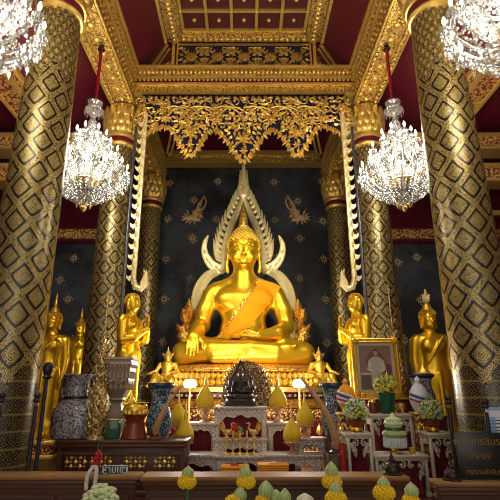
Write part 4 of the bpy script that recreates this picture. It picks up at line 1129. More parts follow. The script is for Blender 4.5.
# ================================================================== ALTAR TABLES
def table(name, label, x, y, z0, w, d, h, mat, group=None, cloth=None, scroll=None, ap=.09, lw=.045, back_cloth=True):
    t = thing(name, label, 'table', (x, y, z0), 0, group)
    top = MB().bevbox(-w/2 - .02, w/2 + .02, -d/2 - .02, d/2 + .02, h - .03, h, .008); top.bevbox(-w/2 - .005, w/2 + .005, -d/2 - .005, d/2 + .005, h - .05, h - .03, .005)
    top.build('tabletop', M[mat], t)
    for sx in (-1, 1):
        for sy in (-1, 1):
            l = MB(); x0, x1 = sorted((sx*w/2, sx*(w/2 - lw)))
            y0, y1 = sorted((sy*d/2, sy*(d/2 - lw)))
            l.bevbox(x0, x1, y0, y1, .05, h - .05, .006)
            l.prism([(sx*(w/2 - lw), .05), (sx*w/2, .05), (sx*(w/2 + .012), .02), (sx*(w/2 + .004), 0), (sx*(w/2 - lw - .01), 0), (sx*(w/2 - lw - .015), .03)], y0, y1)
            l.build('leg', M[mat], t)
    a = MB(); n = 12; wi = w/2 - lw; pts = [(-wi, h - .05)]
    for i in range(2*n + 1):
        u = i/(2*n); xx = -wi + 2*wi*u; e = abs(2*u - 1)
        pts.append((xx, h - .05 - ap*(.45 + .55*e**3 + .12*math.cos(u*6*PI))))
    pts.append((wi, h - .05))
    if scroll is None:
        a.prism(pts, -d/2 + .004, -d/2 + .02); a.build('apron', M[mat], t)
    else:
        for (zz, rr) in ((h - .05 - ap*.42, ap*.34),):
            m_ = max(2, int(2*wi/(rr*2.1)))
            for i in range(m_):
                xx = -wi + (i + .5)*2*wi/m_; spiral(a, xx, zz, rr, 4.8, 1 if i % 2 else -1, -d/2 + .02, .007, PI/2); rosette(a, xx, zz, rr*.8, -d/2 + .02, 6, .012)
        for sx in (-1, 1):
            for k in range(4): a.leaf(sx*(wi - .012 - .012*k), h - .05 - ap*(.4 + .22*k), -PI/2 - sx*.2, .075, .045, -d/2 + .02, .012)
            spiral(a, sx*(wi - ap*.3), h - .05 - ap*1.05, ap*.26, 4.5, sx, -d/2 + .02, .007, PI/2)
        a.box(-wi, wi, -d/2 + .005, -d/2 + .02, h - .062, h - .05)
        a.build('pierced_apron', M[scroll], t)
    r = MB().box(-wi, wi, d/2 - .03, d/2 - .015, h - .13, h - .05)
    for sx in (-1, 1): r.box(sx*(w/2 - .03) - .008, sx*(w/2 - .03) + .008, -d/2 + lw, d/2 - lw, h - .13, h - .05)
    r.build('side_rail', M[mat], t)
    if cloth:
        c = MB(); nn = 40; fr = []
        for i in range(nn + 1):
            xx = -wi + .004 + (2*wi - .008)*i/nn; fr.append((xx, (-d/2 + .06 + .010*math.sin(i*1.3) + .006*math.sin(i*2.9))))
        vs = [(xx, yy, .01) for xx, yy in fr] + [(xx, yy, h - .055) for xx, yy in fr]; m_ = nn + 1
        vs += [(xx, yy + .006, z) for (xx, yy, z) in vs]
        fs = []
        for i in range(nn): fs += [(i, i+1, m_+i+1, m_+i), (2*m_+i, 3*m_+i, 3*m_+i+1, 2*m_+i+1)]
        fs += [(0, m_, 3*m_, 2*m_), (nn, 2*m_+nn, 3*m_+nn, m_+nn)] + [(i, 2*m_+i, 2*m_+i+1, i+1) for i in range(nn)] + [(m_+i, m_+i+1, 3*m_+i+1, 3*m_+i) for i in range(nn)]
        c.add(vs, fs); c.build('cloth_drape', M[cloth], t)
    return t
ZD = .5
def inl(label, cx, w, d, py, Yf, z0=ZD, **k):
    z1 = zat(py, Yf); return table('altar_table', label, at(cx, py, Yf).x, Yf + d/2, z0, w, d, z1 - z0, 'inlay', 'shell-inlaid altar tables', **k), z1
_, ZT = inl('tallest central white shell-inlaid altar table, carrying the small dark Buddha', 240.5, .72, .78, 407, 6.62, cloth='maroon_cloth', ap=.16, lw=.07)
_, ZM = inl('lower central shell-inlaid table just in front of the tallest one, behind the candlesticks', 240, .70, .24, 439, 6.34, ap=.14, lw=.08)
_, ZLo = inl('lowest central shell-inlaid table, low and wide, carrying the row of candlesticks', 239.5, .54, .30, 456, 5.98, ap=.06, lw=.06)
sidet = {}
for s, nm in ((-1, 'left'), (1, 'right')):
    fx = lambda px: 242.3 + s*(px - 243.5)
    _, z1 = inl(f'tall shell-inlaid side table with a dark red inside, {nm} of the central altar table', fx(285), .44, .34, 423, 6.62, cloth='maroon_cloth', ap=.10, lw=.07); sidet['tall', s] = z1
    _, z2 = inl(f'long low shell-inlaid base table at the {nm} end of the altar set', fx(293), .74, .38, 455, 6.0, ap=.14, lw=.07); sidet['base', s] = z2
    _, z3 = inl(f'small shell-inlaid table standing on the {nm} low base table', fx(313), .34, .22, 438, 6.15, z0=z2 + .0, ap=.06, lw=.05); sidet['small', s] = z3
# ---- yellow bud-shaped offerings on pedestal trays
def phum(label, px, Y, zb, tip, wide, bot):
    """tip / widest / lower edge of the bud as seen, foot on the surface zb"""
    t = thing('bud_offering', label, 'flower offering', (at(px, wide, Y).x, Y, zb), 0, 'yellow bud-shaped offerings'); k = mpp(wide, Y); R_ = 9.2*k
    zl, zm, zt_ = zat(bot, Y) - zb, zat(wide, Y) - zb, zat(tip, Y) - zb
    H = zt_ - zm
    b = MB().lathe([(R_*.72, zl), (R_*.93, zl + (zm - zl)*.4), (R_, zm), (R_*.93, zm + H*.2), (R_*.76, zm + H*.42), (R_*.52, zm + H*.66), (R_*.25, zm + H*.87), (.012, zm + H)], 28); b.build('bud', M['phum_yellow'], t)
    MB().lathe([(.016, zt_ - .01), (.020, zt_ + .02), (.012, zt_ + .05), (.016, zt_ + .07), (.008, zt_ + .10), (.002, zt_ + .20)], 10).build('finial', M['old_gold'], t)
    p = MB().lathe([(R_*.62, 0), (R_*.60, .015), (R_*.42, .03), (R_*.22, max(.045, zl*.45)), (R_*.25, max(.06, zl*.6)), (R_*.60, zl*.82), (R_*.86, zl), (R_*.80, zl + .012), (R_*.5, zl + .01)], 28)
    for i in range(18): a = 2*PI*i/18; p.ball((R_*.84*math.cos(a), R_*.84*math.sin(a), zl - .004), (.012, .012, .016), 6, 4)
    p.build('pedestal_tray', M['pan_pink'], t)
for s, nm in ((-1, 'left'), (1, 'right')):
    fx = lambda px: 243.5 + s*(px - 243.5)
    phum(f'yellow bud offering highest of the {nm} three, on the {nm} tall inlaid table', 278 if s > 0 else 205, 6.78, sidet['tall', s], 385, 402, 408)
    phum(f'yellow bud offering outermost of the {nm} three, on the small inlaid table', 305 if s > 0 else 178, 6.28, sidet['small', s], 403, 418, 425)
    phum(f'yellow bud offering lowest and frontmost of the {nm} three, on the low base table', 292 if s > 0 else 185, 6.08, sidet['base', s], 418, 435, 442)
# ---- candlesticks on the lowest table
for px, lab in ((226, 'leftmost of the five slim gold candlesticks on the low inlaid table'), (233, 'second from left of the five slim gold candlesticks on the low inlaid table'), (240, 'middle one of the five slim gold candlesticks on the low inlaid table'),
                (247, 'second from right of the five slim gold candlesticks on the low inlaid table'), (254, 'rightmost of the five slim gold candlesticks on the low inlaid table')):
    t = thing('candlestick', lab, 'candlestick', (at(px, 450, 6.1).x, 6.1, ZLo), 0, 'gold candlesticks on the low table')
    MB().lathe([(.035, 0), (.033, .012), (.012, .03), (.009, .06), (.02, .075), (.008, .09), (.008, .15), (.022, .165), (.03, .18), (.012, .185)], 14).build('stick', M['old_gold'], t)
    MB().lathe([(.009, .18), (.009, .27), (.002, .285)], 8).build('candle', M['cream'], t)
# bowl of red, green and orange garlands between gold swans on the second table
t = thing('garland_bowl', 'low orange bowl heaped with red and green garland balls under the tallest altar table', 'bowl', (at(237, 430, 6.45).x, 6.45, ZM))
MB().lathe([(.05, 0), (.05, .012), (.03, .02), (.09, .05), (.10, .075), (.07, .07)], 20).build('bowl', M['orange_cloth'], t)
b = MB(); b.ball((-.03, 0, .12), .045, 12, 8); b.ball((-.02, -.02, .17), (.03, .03, .03), 10, 6); b.build('red_garland', M['bright_red'], t)
b = MB(); b.ball((.05, -.02, .10), .038, 12, 8); b.ball((.02, .03, .12), .035, 10, 6); b.build('green_garland', M['leaf_green'], t)
for s, nm in ((-1, 'left'), (1, 'right')):
    t = thing('gold_swan', f'small gold bird ornament on the {nm} of the orange bowl under the tallest table', 'ornament', (at(240.5 + s*13.5, 430, 6.45).x, 6.45, ZM), 0, 'gold bird ornaments')
    b = MB().lathe([(.045, 0), (.045, .012), (.02, .025), (.02, .04)], 14); b.ball((0, 0, .075), (.06, .035, .04), 12, 8)
    b.tube([(-s*.045, 0, .09), (-s*.075, 0, .13), (-s*.055, 0, .175), (-s*.075, 0, .19)], [.02, .014, .012, .014], 8); b.tube([(-s*.07, 0, .19), (-s*.105, 0, .178)], [.009, .003], 6)
    for k in range(3): b.leaf(s*.03, .08 + .012*k, PI/2 - s*(.9 - .3*k), .13, .04, -.01, .02)
    b.build('body', M['old_gold'], t)
# folded orange robes on a low bench
zb = zat(474.5, 5.62)
t = thing('low_bench', 'low dark bench under the folded orange robes at the altar foot', 'bench', (at(252, 474, 5.62).x, 5.62, ZD))
MB().bevbox(-.55, .55, -.16, .16, zb - ZD - .03, zb - ZD, .006).build('seat', M['dark_wood'], t)
for sx in (-1, 1):
    for sy in (-1, 1): MB().bevbox(sx*.50 - .02, sx*.50 + .02, sy*.12 - .02, sy*.12 + .02, 0, zb - ZD - .03, .004).build('leg', M['dark_wood'], t)
for px, w, lab, n_ in ((235, .34, 'folded plain orange monk robe at the altar foot, left one', 3), (273, .36, 'folded orange monk robe in many pleats with a white cord at the altar foot', 6)):
    t = thing('folded_robe', lab, 'robe', (at(px, 470, 5.6).x, 5.6, zb)); h = .10 if n_ == 3 else .12
    b = MB()
    for i in range(n_):
        z0 = h*i/n_; j = random.uniform(-.012, .012); b.bevbox(-w/2 + abs(j), w/2 + j, -.11 + j, .11, z0 + .002, z0 + h/n_ - .001, h/n_*.42)
    b.build('folds', M['orange_cloth'], t)
    c = MB().tube([(-.05, -.06, h + .006), (0, -.07, h + .018), (.04, -.05, h + .008), (.01, -.02, h + .016), (-.04, -.04, h + .008)], .008, 6); c.build('tie_cord', M['bright_red' if n_ == 3 else 'jasmine'], t)

# ================================================================== LEFT CABINET AND WHAT STANDS ON IT
xl, xr = at(55, 440, 5.42).x, at(188, 440, 5.42).x; ZK = zat(440.5, 5.42); wk = xr - xl; hk = ZK - ZD
t = thing('altar_cabinet', 'long dark wooden cabinet with gold lattice flowers carrying the vases on the left', 'cabinet', ((xl + xr)/2, 5.71, ZD))
b = MB().bevbox(-wk/2, wk/2, -.29, .28, hk - .035, hk, .012); b.bevbox(-wk/2 + .02, wk/2 - .02, -.28, .28, hk - .075, hk - .035, .01); b.build('top', M['bench_wood'], t)
MB().bevbox(-wk/2 + .05, wk/2 - .05, -.25, .25, .06, hk - .075, .006).build('body', M['dark_wood'], t)
MB().bevbox(-wk/2 + .02, wk/2 - .02, -.28, .28, 0, .06, .01).build('base', M['bench_wood'], t)
b = MB(); b.box(-wk/2 + .03, wk/2 - .03, -.275, -.25, hk - .15, hk - .12)
for x in (-wk/2 + .06, -.02, wk/2 - .06): b.box(x - .025, x + .025, -.268, -.25, .06, hk - .15)
b.build('frame_rail', M['bench_wood'], t)
for i, x in enumerate((-wk/2 + .24, -.22, .16, wk/2 - .26)):
    o_ = MB()
    for dx in range(-2, 3):
        for dz in range(-1, 2):
            if (dx + dz) % 2 == 0:
                cx_, cz = x + dx*.05, hk - .225 + dz*.045
                o_.add([(cx_ - .03, -.252, cz), (cx_, -.252, cz - .03), (cx_ + .03, -.252, cz), (cx_, -.252, cz + .03), (cx_, -.27, cz)], [(0,1,4), (1,2,4), (2,3,4), (3,0,4), (3,2,1,0)])
            else: o_.ball((x + dx*.05, -.255, hk - .225 + dz*.045), (.013, .012, .013), 8, 5)
    o_.build('lattice_flower', M['old_gold'], t)
# big painted urn
def lathe_px(cx, base, Y, pts): 
    z0 = zat(base, Y); return [(r*mpp(py, Y), zat(py, Y) - z0) for r, py in pts]
def cone_on(px, py_top, Y, zb, r, label):
    t = thing('gold_cone', label, 'offering cone', (at(px, py_top, Y).x, Y, zb), 0, 'gold paper cones on the vases')
    MB().lathe([(r*1.02, 0), (r, .012), (r*.80, .02), (r*.42, .075), (.012, .135), (.004, .15)], 18).build('cone', M['statue_gold_soft'], t)
    MB().lathe([(r*1.06, .0), (r*1.08, .008), (r*1.04, .016)], 18).build('rim', M['old_gold'], t)
Y = 5.70; px = 72
t = thing('painted_urn', 'big square-shouldered painted porcelain urn at the left end of the dark cabinet', 'urn', (at(px, 439, Y).x, Y, ZK))
kk = mpp(410, Y); hz = lambda py: zat(py, Y) - zat(440.5, Y)
MB().lathe([(17*kk, 0), (18.5*kk, .015), (19.5*kk, hz(432)), (19.5*kk, hz(416)), (18.5*kk, hz(411)), (14*kk, hz(405)), (11.5*kk, hz(402))], 40, pw=3.2).build('belly', M['porcelain_urn'], t)
MB().lathe([(11.6*kk, hz(403)), (11.4*kk, hz(390)), (11.8*kk, hz(381)), (14.5*kk, hz(377.5)), (14.0*kk, hz(376.5)), (10*kk, hz(381))], 36).build('neck', M['porcelain_urn'], t)
MB().lathe([(11.9*kk, hz(401.5)), (12.2*kk, hz(400)), (11.7*kk, hz(398.5))], 36).build('neck_ring', M['sign_black'], t)
b = MB()
for s in (-1, 1):
    b.tube([(s*10.5*kk, 0, hz(401)), (s*14*kk, -.01, hz(398)), (s*14.5*kk, -.01, hz(392)), (s*10.6*kk, 0, hz(390))], [.02, .026, .024, .016], 8); b.ball((s*14*kk, -.03, hz(395)), .024, 8, 6)
b.build('handle', M['pan_pink'], t)
# tall gold candelabra (left on cabinet, right behind the portrait)
def candelabrum(label, x, y, z, H):
    t = thing('ornament_tree', label, 'ornament', (x, y, z), 0, 'tall gilded ornament trees')
    b = MB().lathe([(.10, 0), (.10, .02), (.075, .04), (.085, .09), (.07, .12), (.085, .20), (.075, .30), (.09, .38), (.075, .48), (.085, .56), (.05, .64), (.06, .72), (.025, .80), (.035, .88), (.014, .96), (.010, H - .14), (.02, H - .11), (.012, H - .06), (.003, H)], 16)
    b.build('stem', M['silver_gold'], t)
    f = MB()
    for k in range(15):
        z_ = .06 + k*.05; r_ = .07*(1 - .045*k) + .008
        for i in range(7):
            a = 2*PI*i/7 + k*.45; f.leaf(0, 0, PI/2 + .2*math.sin(k + i), .10 - .002*k, .045, 0, .02, M=rot_z(a) @ tr(0, -r_, z_) @ Matrix.Rotation(.45, 4, 'X'))
    for k in range(5):
        for i in range(4):
            a = PI/2*i + k*.7; z_ = .80 + .09*k; f.leaf(0, 0, PI/2, .12 - .012*k, .04, 0, .014, M=rot_z(a) @ tr(0, -.03, z_) @ Matrix.Rotation(.55, 4, 'X'))
    for i in range(6): f.leaf(0, 0, PI/2, .08, .03, 0, .01, M=rot_z(PI/3*i) @ tr(0, -.012, H - .13) @ Matrix.Rotation(.8, 4, 'X'))
    f.build('leaf_clusters', M['silver_gold'], t)
xx = at(95, 438, 5.54); candelabrum('slender gilded ornament tree between the painted urn and the cream stand', xx.x, 5.54, ZK, zat(293, 5.54) - ZK)
# plinth, cream carved stand
Y = 5.74; p = at(117.5, 400, Y)
zp = zat(418, Y); t = thing('green_plinth', 'small dark green block under the cream carved stand', 'plinth', (p.x - .05, Y, ZK))
MB().bevbox(-.13, .13, -.13, .13, 0, zp - ZK, .012).build('block', M['green_glass'], t); MB().bevbox(-.135, .135, -.135, .135, zp - ZK - .02, zp - ZK, .006).build('rim', M['old_gold'], t)
simple('stand_cream', (.25, .17, .12), .55, 0, var=.3, vs=14); simple('stand_light', (.48, .36, .26), .5, 0, var=.2, vs=14)
t = thing('carved_stand', 'cream square flaring stand carved with foliage, in front of the praying disciple', 'stand', (p.x, Y, zp)); H = zat(358, Y) - zp; q2 = math.sqrt(2)
st = lambda pr: [(r*q2*.195/.16, z*H) for r, z in pr]
MB().lathe(st([(.095, 0), (.10, .03), (.09, .07), (.06, .14), (.045, .22), (.05, .26)]), 4, ph=PI/4).build('foot', M['stand_cream'], t)
MB().lathe(st([(.045, .25), (.07, .30), (.062, .33), (.10, .45), (.122, .56), (.132, .72), (.135, .86)]), 4, ph=PI/4).build('bowl', M['stand_cream'], t)
MB().lathe(st([(.135, .86), (.150, .88), (.152, .92), (.140, .93), (.145, .95), (.160, .96), (.160, 1.0)]), 4, ph=PI/4).build('rim', M['stand_light'], t)
b = MB(); rr_ = .195*.80
for sd in range(4):
    mtx = rot_z(sd*PI/2)
    for i in range(5):
        b.leaf(-.11 + .055*i, .46*H, PI/2 + (i - 2)*-.12, .15, .06, -.135, .02, M=mtx)
    for i in range(6): b.leaf(-.125 + .05*i, .64*H, PI/2, .11, .05, -.150, .02, M=mtx); b.leaf(-.12 + .048*i, .90*H, -PI/2, .06, .045, -.168, .012, M=mtx)
    if sd == 0:
        for i in range(4): spiral(b, -.10 + .066*i, .60*H, .032, 4.5, 1 if i % 2 else -1, -.155, .007, 0)
b.build('carved_leaves', M['stand_light'], t)
# red lacquer tray tower with a gold cloth
Y = 5.62; p = at(134.2, 430, Y); k = mpp(420, Y); z = lambda py: zat(py, Y) - zat(440.5, Y)
t = thing('lacquer_tray', 'round red lacquer pedestal box with a gold petal band beside the blue vase', 'pedestal box', (p.x, Y, ZK))
MB().lathe([(12*k, 0), (12.5*k, .01), (12*k, .04), (9.5*k, z(428)), (9*k, z(422)), (11*k, z(418)), (12*k, z(416))], 30).build('body', simple('tray_red', (.22, .035, .018), .25), t)
b = MB().lathe([(12*k, z(416)), (12.4*k, z(412)), (11.6*k, z(408)), (10.6*k, z(406)), (9*k, z(405))], 30)
for i in range(20): a = 2*PI*i/20; b.leaf(0, 0, PI/2, .06, .05, 0, .015, M=rot_z(a) @ tr(0, -12*k, z(416)))
b.build('petal_band', M['statue_gold_soft'], t)
t = thing('gold_cloth', 'crumpled piece of gold cloth with a peak lying on the red lacquer box', 'cloth', (p.x, Y, ZK + z(405)))
b = MB(); nn = 14; vs = []
for i in range(nn + 1):
    for j in range(nn + 1):
        u, v = i/nn*2 - 1, j/nn*2 - 1; r2 = math.hypot(u + .5, v)
        vs.append((u*.13, v*.10, .006 + max(0, .13 - .28*r2) + .012*abs(math.sin(5*u + 2*v))*(1 - .4*abs(u))))
n1 = len(vs); vs += [(x, y, max(0, z_ - .008)) for x, y, z_ in vs]; ix = lambda i, j: i*(nn + 1) + j; fs = []
for i in range(nn):
    for j in range(nn): q = (ix(i,j), ix(i+1,j), ix(i+1,j+1), ix(i,j+1)); fs += [q, tuple(w + n1 for w in q[::-1])]
ed_ = [ix(i, 0) for i in range(nn + 1)] + [ix(nn, j) for j in range(1, nn + 1)] + [ix(i, nn) for i in range(nn - 1, -1, -1)] + [ix(0, j) for j in range(nn - 1, 0, -1)]
fs += [(b_, a_, a_ + n1, b_ + n1) for a_, b_ in zip(ed_, ed_[1:] + ed_[:1])]
b.add(vs, fs).build('fabric', M['statue_gold_soft'], t)
# blue and white vases, left and right
def blue_vase(label, px, Y, zb, base_py, mat='porcelain_blue'):
    t = thing('blue_vase', label, 'vase', (at(px, 410, Y).x, Y, zb), 0, 'tall blue and white vases'); k = mpp(410, Y); H = zat(383, Y) - zb
    MB().lathe([(8.5*k, 0), (9*k, .01), (12.5*k, H*.20), (13.2*k, H*.32), (11.5*k, H*.46), (8.8*k, H*.60), (8.8*k, H*.72), (10*k, H*.84), (11.5*k, H*.90)], 36).build('body', M[mat], t)
    MB().lathe([(11.5*k, H*.895), (13*k, H*.92), (13.6*k, H*.96), (13.2*k, H), (11.5*k, H*.985), (9*k, H*.9)], 36).build('rim', simple('vase_rim_' + str(px), (.025, .05, .10), .2), t); return k, H
k, H = blue_vase('blue and white porcelain vase behind the left tusk, on the dark cabinet', 160, 5.78, ZK, 439)
cone_on(157, 380, 5.78, ZK + H*.985, 9.5*k, 'gold cone in the mouth of the left blue and white vase')
# tusks
def tusk(label, pts, rads, Y, zb):
    x0 = at(pts[0][0], pts[0][1], Y).x
    t = thing('tusk', label, 'tusk', (x0, Y, zb), 0, 'pair of curved tusks'); P = []
    for (px, py) in pts: q = at(px, py, Y); P.append((q.x - x0, 0, max(q.z - zb, .045)))
    d = dense([(a, c) for a, _, c in P], 5); n = len(d)
    MB().tube([(v.x, -.06*math.sin(PI*i/(n - 1)), v.y) for i, v in enumerate(d)], [mpp(410, Y)*(rads[0] + (rads[1] - rads[0])*(i/(n - 1))**1.3) for i in range(n)], 14).build('ivory', M['tusk_ivory'], t)
    MB().lathe([(.085, 0), (.085, .015), (.06, .03), (.058, .09), (.066, .10)], 18).build('socket', M['dark_wood'], t)
tusk('curved brown tusk leaning right in front of the left blue vase', [(155, 438), (157, 428), (163, 414), (171, 400), (181, 386)], (3.6, 1.2), 5.50, ZK)
# right: plinths, vase, tusk
zq = zat(437, 6.15); px = 335; p = at(px, 440, 6.15)
t = thing('vase_plinth', 'dark wooden plinth under the right blue and white vase', 'plinth', (p.x, 6.15, ZD)); H = zq - ZD
MB().bevbox(-.13, .13, -.13, .13, 0, H, .01).build('body', M['dark_wood'], t); MB().bevbox(-.135, .135, -.135, .135, H - .03, H, .006).build('top', M['bench_wood'], t)
k, H = blue_vase('blue and white porcelain vase behind the right tusk, beside the orange wrapped bundle', 334, 6.15, zq, 440)
cone_on(327, 380, 6.15, zq + H*.985, 9.0*k, 'gold cone in the mouth of the right blue and white vase')
zt2 = zat(453, 5.46); p = at(338, 453, 5.46)
t = thing('tusk_stand', 'dark stand under the right tusk', 'stand', (p.x - .04, 5.46, ZD)); H = zt2 - ZD
MB().bevbox(-.085, .085, -.11, .11, 0, H, .01).build('body', M['dark_wood'], t); MB().bevbox(-.09, .09, -.115, .115, H - .02, H, .006).build('top', M['green_glass'], t)
tusk('curved brown tusk leaning left in front of the right blue vase', [(337, 452), (335, 438), (327, 416), (315, 396), (301, 378)], (4.6, 1.3), 5.46, zt2)
# ================================================================== RIGHT GROUP
def wt(label, cx, w, d, py, Yf): 
    z1 = zat(py, Yf); table('offering_table', label, at(cx, py, Yf).x, Yf + d/2, ZD, w, d, z1 - ZD, 'white_paint', 'white offering tables', cloth='maroon_cloth', scroll='white_paint', ap=.13, lw=.036); return z1
Z1 = wt('narrow white table with red drape beside the right tusk, carrying a bowl of small flowers', 359, .28, .30, 433, 5.40)
Z2 = wt('tall white table with pierced carving, carrying the green flower pot', 391, .52, .34, 414, 5.92)
Z3 = wt('low wide white table in front of the tall one, carrying the green tiered offering', 401, .58, .34, 455, 5.44)
Z4 = wt('narrow white table with red drape beside the right front column', 441, .28, .30, 433, 5.40)
# stand and framed portrait
Y = 6.6; p = at(378, 397, Y); zf = zat(397.5, Y)
t = thing('portrait_stand', 'dark red draped stand under the gold framed portrait', 'stand', (p.x, Y, ZD)); H = zf - ZD
MB().bevbox(-.40, .40, -.15, .20, 0, H - .03, .02).build('drape', M['maroon_cloth'], t); MB().bevbox(-.42, .42, -.17, .22, H - .03, H, .008).build('top', M['old_gold'], t)
fw, fh = 46.5*mpp(368, Y), zat(338.5, Y) - zf
t = thing('framed_portrait', 'gold framed portrait of a seated person in a white uniform, behind the flower pot', 'picture', (p.x, Y, zf)); fb = .095
b = MB()
def fbar(a, c, w_, dz):   # mitred frame profile
    pass
prof = [(0, .0), (.0, -.045), (.015, -.06), (.032, -.05), (.05, -.062), (.062, -.035), (.068, -.02), (.068, 0)]
vs = []; fs = []; cor = [(-1, 0), (1, 0), (1, 1), (-1, 1)]
for cx_, cz in cor:
    for (u, y_) in prof: vs.append((cx_*(fw/2 - u), y_, (cz*fh) + (u if cz == 0 else -u)))
m_ = len(prof)
for c_ in range(4):
    n_ = (c_ + 1) % 4
    for q in range(m_): fs.append((c_*m_ + q, n_*m_ + q, n_*m_ + (q+1) % m_, c_*m_ + (q+1) % m_))
b.add(vs, fs)
for i in range(22):
    u = (i + .5)/22
    for (x_, z_) in ((-fw/2 + fw*u, .033), (-fw/2 + fw*u, fh - .033), (-fw/2 + .033, fh*u), (fw/2 - .033, fh*u)): b.ball((x_, -.055, z_), (.011, .010, .011), 6, 4)
for cx_, cz in cor: rosette(b, cx_*(fw/2 - .05), .05 if cz == 0 else fh - .05, .06, -.055, 8, .02)
b.build('frame', M['statue_gold_soft'], t)
MB().box(-fw/2 + .06, fw/2 - .06, -.02, 0, .06, fh - .06).build('mat_board', M['cream'], t)
pw_, ph_ = fw - 2*.068 - .07, fh - 2*.068 - .07; zc0 = .068 + .035
t_ = NT('picture_ground'); t_.set(color=t_.mix(t_.noise(5, 4), (.14, .065, .05), (.42, .24, .18)), rough=.5)
can = MB().box(-pw_/2, pw_/2, -.024, -.018, zc0, zc0 + ph_).build('canvas', t_.mat, t)
def patch(name, shapes, col, lay):
    mb = MB(); y_ = -.024 - .0012*lay
    for sh in shapes:
        if sh[0] == 'e':
            _, cx_, cz, rx, rz = sh; mb.prism([(cx_*pw_ + rx*pw_*math.cos(a*PI/10), zc0 + cz*ph_ + rz*ph_*math.sin(a*PI/10)) for a in range(20)], y_ - .0012, y_)
        else: mb.prism([(a*pw_*(1.3 if lay > 4 else 1), zc0 + c*ph_) for a, c in sh[1]], y_ - .0012, y_)
    mb.build(name, simple('paint_' + name, col, .5), can)
patch('oval', [('e', .0, .60, .36, .32)], (.28, .15, .10), 1); patch('oval_core', [('e', .0, .60, .30, .27)], (.20, .085, .075), 2)
patch('side_table', [('p', [(-.47, .04), (-.18, .04), (-.18, .36), (-.47, .36)])], (.16, .10, .085), 3); patch('table_top', [('p', [(-.48, .33), (-.16, .33), (-.16, .38), (-.48, .38)])], (.55, .45, .38), 4)
patch('red_chair', [('e', .36, .45, .12, .14), ('p', [(.22, .08), (.44, .08), (.44, .36), (.22, .36)])], (.22, .03, .05), 3)
patch('uniform', [('p', [(-.17, .66), (-.07, .745), (.07, .745), (.19, .66), (.24, .46), (.16, .40), (.12, .38), (.13, .10), (.06, .06), (.0, .30), (-.05, .06), (-.14, .08), (-.12, .40), (-.22, .44)])], (.50, .44, .38), 5)
patch('sleeves', [('p', [(-.165, .62), (-.12, .62), (-.13, .46), (.0, .42), (.0, .39), (-.19, .42)]), ('p', [(.17, .62), (.13, .62), (.14, .46), (.02, .42), (.03, .39), (.20, .43)])], (.62, .56, .50), 6)
patch('face', [('e', .01, .83, .062, .065), ('e', .0, .415, .05, .022)], (.50, .30, .22), 7); patch('hair', [('p', [(-.055, .845), (-.045, .895), (.01, .915), (.065, .895), (.075, .845), (.05, .875), (-.02, .88)])], (.02, .014, .012), 8)
patch('shoes', [('e', .10, .06, .05, .02), ('e', -.10, .06, .05, .02)], (.03, .02, .02), 7)
# flower pot
def bouquet(root, name, n_, c, r, mats, rad, seed, leaves=True):
    R = random.Random(seed); groups = {m: MB() for m in mats}
    for i in range(n_):
        z = 1 - 1.75*(i + .5)/n_; a = i*2.399963; q = math.sqrt(max(0, 1 - z*z)); d = R.uniform(.8, 1.05)
        p = (c[0] + r[0]*q*math.cos(a)*d, c[1] + r[1]*q*math.sin(a)*d, c[2] + r[2]*z*d); mb = groups[mats[R.randrange(len(mats))]]
        k = rad*R.uniform(.8, 1.2)
        mb.ball(p, (k, k, k*.7), 7, 4)
        for e in range(5): an = e*2*PI/5 + i; mb.ball((p[0] + k*math.cos(an)*.9, p[1] - k*.3, p[2] + k*math.sin(an)*.9), (k*.5, k*.35, k*.5), 5, 3)
    for m, mb in groups.items():
        if mb.v: mb.build(name, M[m], root)
    if leaves:
        lf = MB(); lf.ball((c[0], c[1], c[2]), (r[0]*.85, r[1]*.85, r[2]*.85), 12, 8)
        for i in range(n_): a = i*2.399963; z = 1 - 1.9*(i + .5)/n_; q = math.sqrt(max(0, 1 - z*z)); lf.leaf(0, 0, R.uniform(-.5, 3.6), rad*3.2, rad*1.3, 0, .006, M=tr(c[0], c[1], c[2]) @ rot_z(a + PI/2) @ tr(r[0]*.9*q*0, -r[1]*q, r[2]*z*.95))
        lf.build('leaves', M['leaf_green'], root)
Y = 6.02; p = at(388, 413, Y); k = mpp(400, Y); t = thing('flower_pot', 'dark green pot of yellow flowers in front of the framed portrait', 'potted plant', (p.x, Y, Z2)); H = zat(393, Y) - Z2
MB().lathe([(6*k, 0), (6.3*k, .01), (7*k, H*.4), (8.6*k, H*.92), (9.4*k, H*.94), (9.4*k, H), (8*k, H*.97), (7*k, H*.8)], 28).build('pot', M['green_pot'], t)
bouquet(t, 'blooms', 60, (0, 0, H + 7.5*k), (11.5*k, 11*k, 9.5*k), ['flower_yellow', 'flower_yellow', 'flower_yellow', 'lotus_green'], .022, 4)
# bowls of small flowers on the two narrow tables
for (px, Yb, zb_, lab, sd) in ((357, 5.54, Z1, 'bowl of small white and yellow flowers on the narrow table beside the right tusk', 5), (433.5, 5.54, Z4, 'bowl of small white and yellow flowers on the narrow table beside the right front column', 6)):
    p = at(px, 432, Yb); k = mpp(415, Yb); t = thing('flower_bowl', lab, 'flower bowl', (p.x, Yb, zb_), 0, 'bowls of small flowers')
    MB().lathe([(5.5*k, 0), (5.3*k, .012), (2.6*k, .03), (3*k, .045), (8.5*k, .09), (10.2*k, .135), (9.6*k, .135), (7*k, .10)], 26).build('bowl', simple('bowl_lacquer' + str(sd), (.25, .06, .02), .22, .4), t)
    MB().lathe([(4.5*k, .012), (5.6*k, .02), (5.4*k, .05), (3*k, .055)], 20).build('gold_foot', M['statue_gold'], t)
    bouquet(t, 'blooms', 90, (0, 0, .135 + 8*k), (11.5*k, 10.5*k, 10.5*k), ['flower_white', 'flower_white', 'flower_yellow', 'cabbage'], .017, sd)
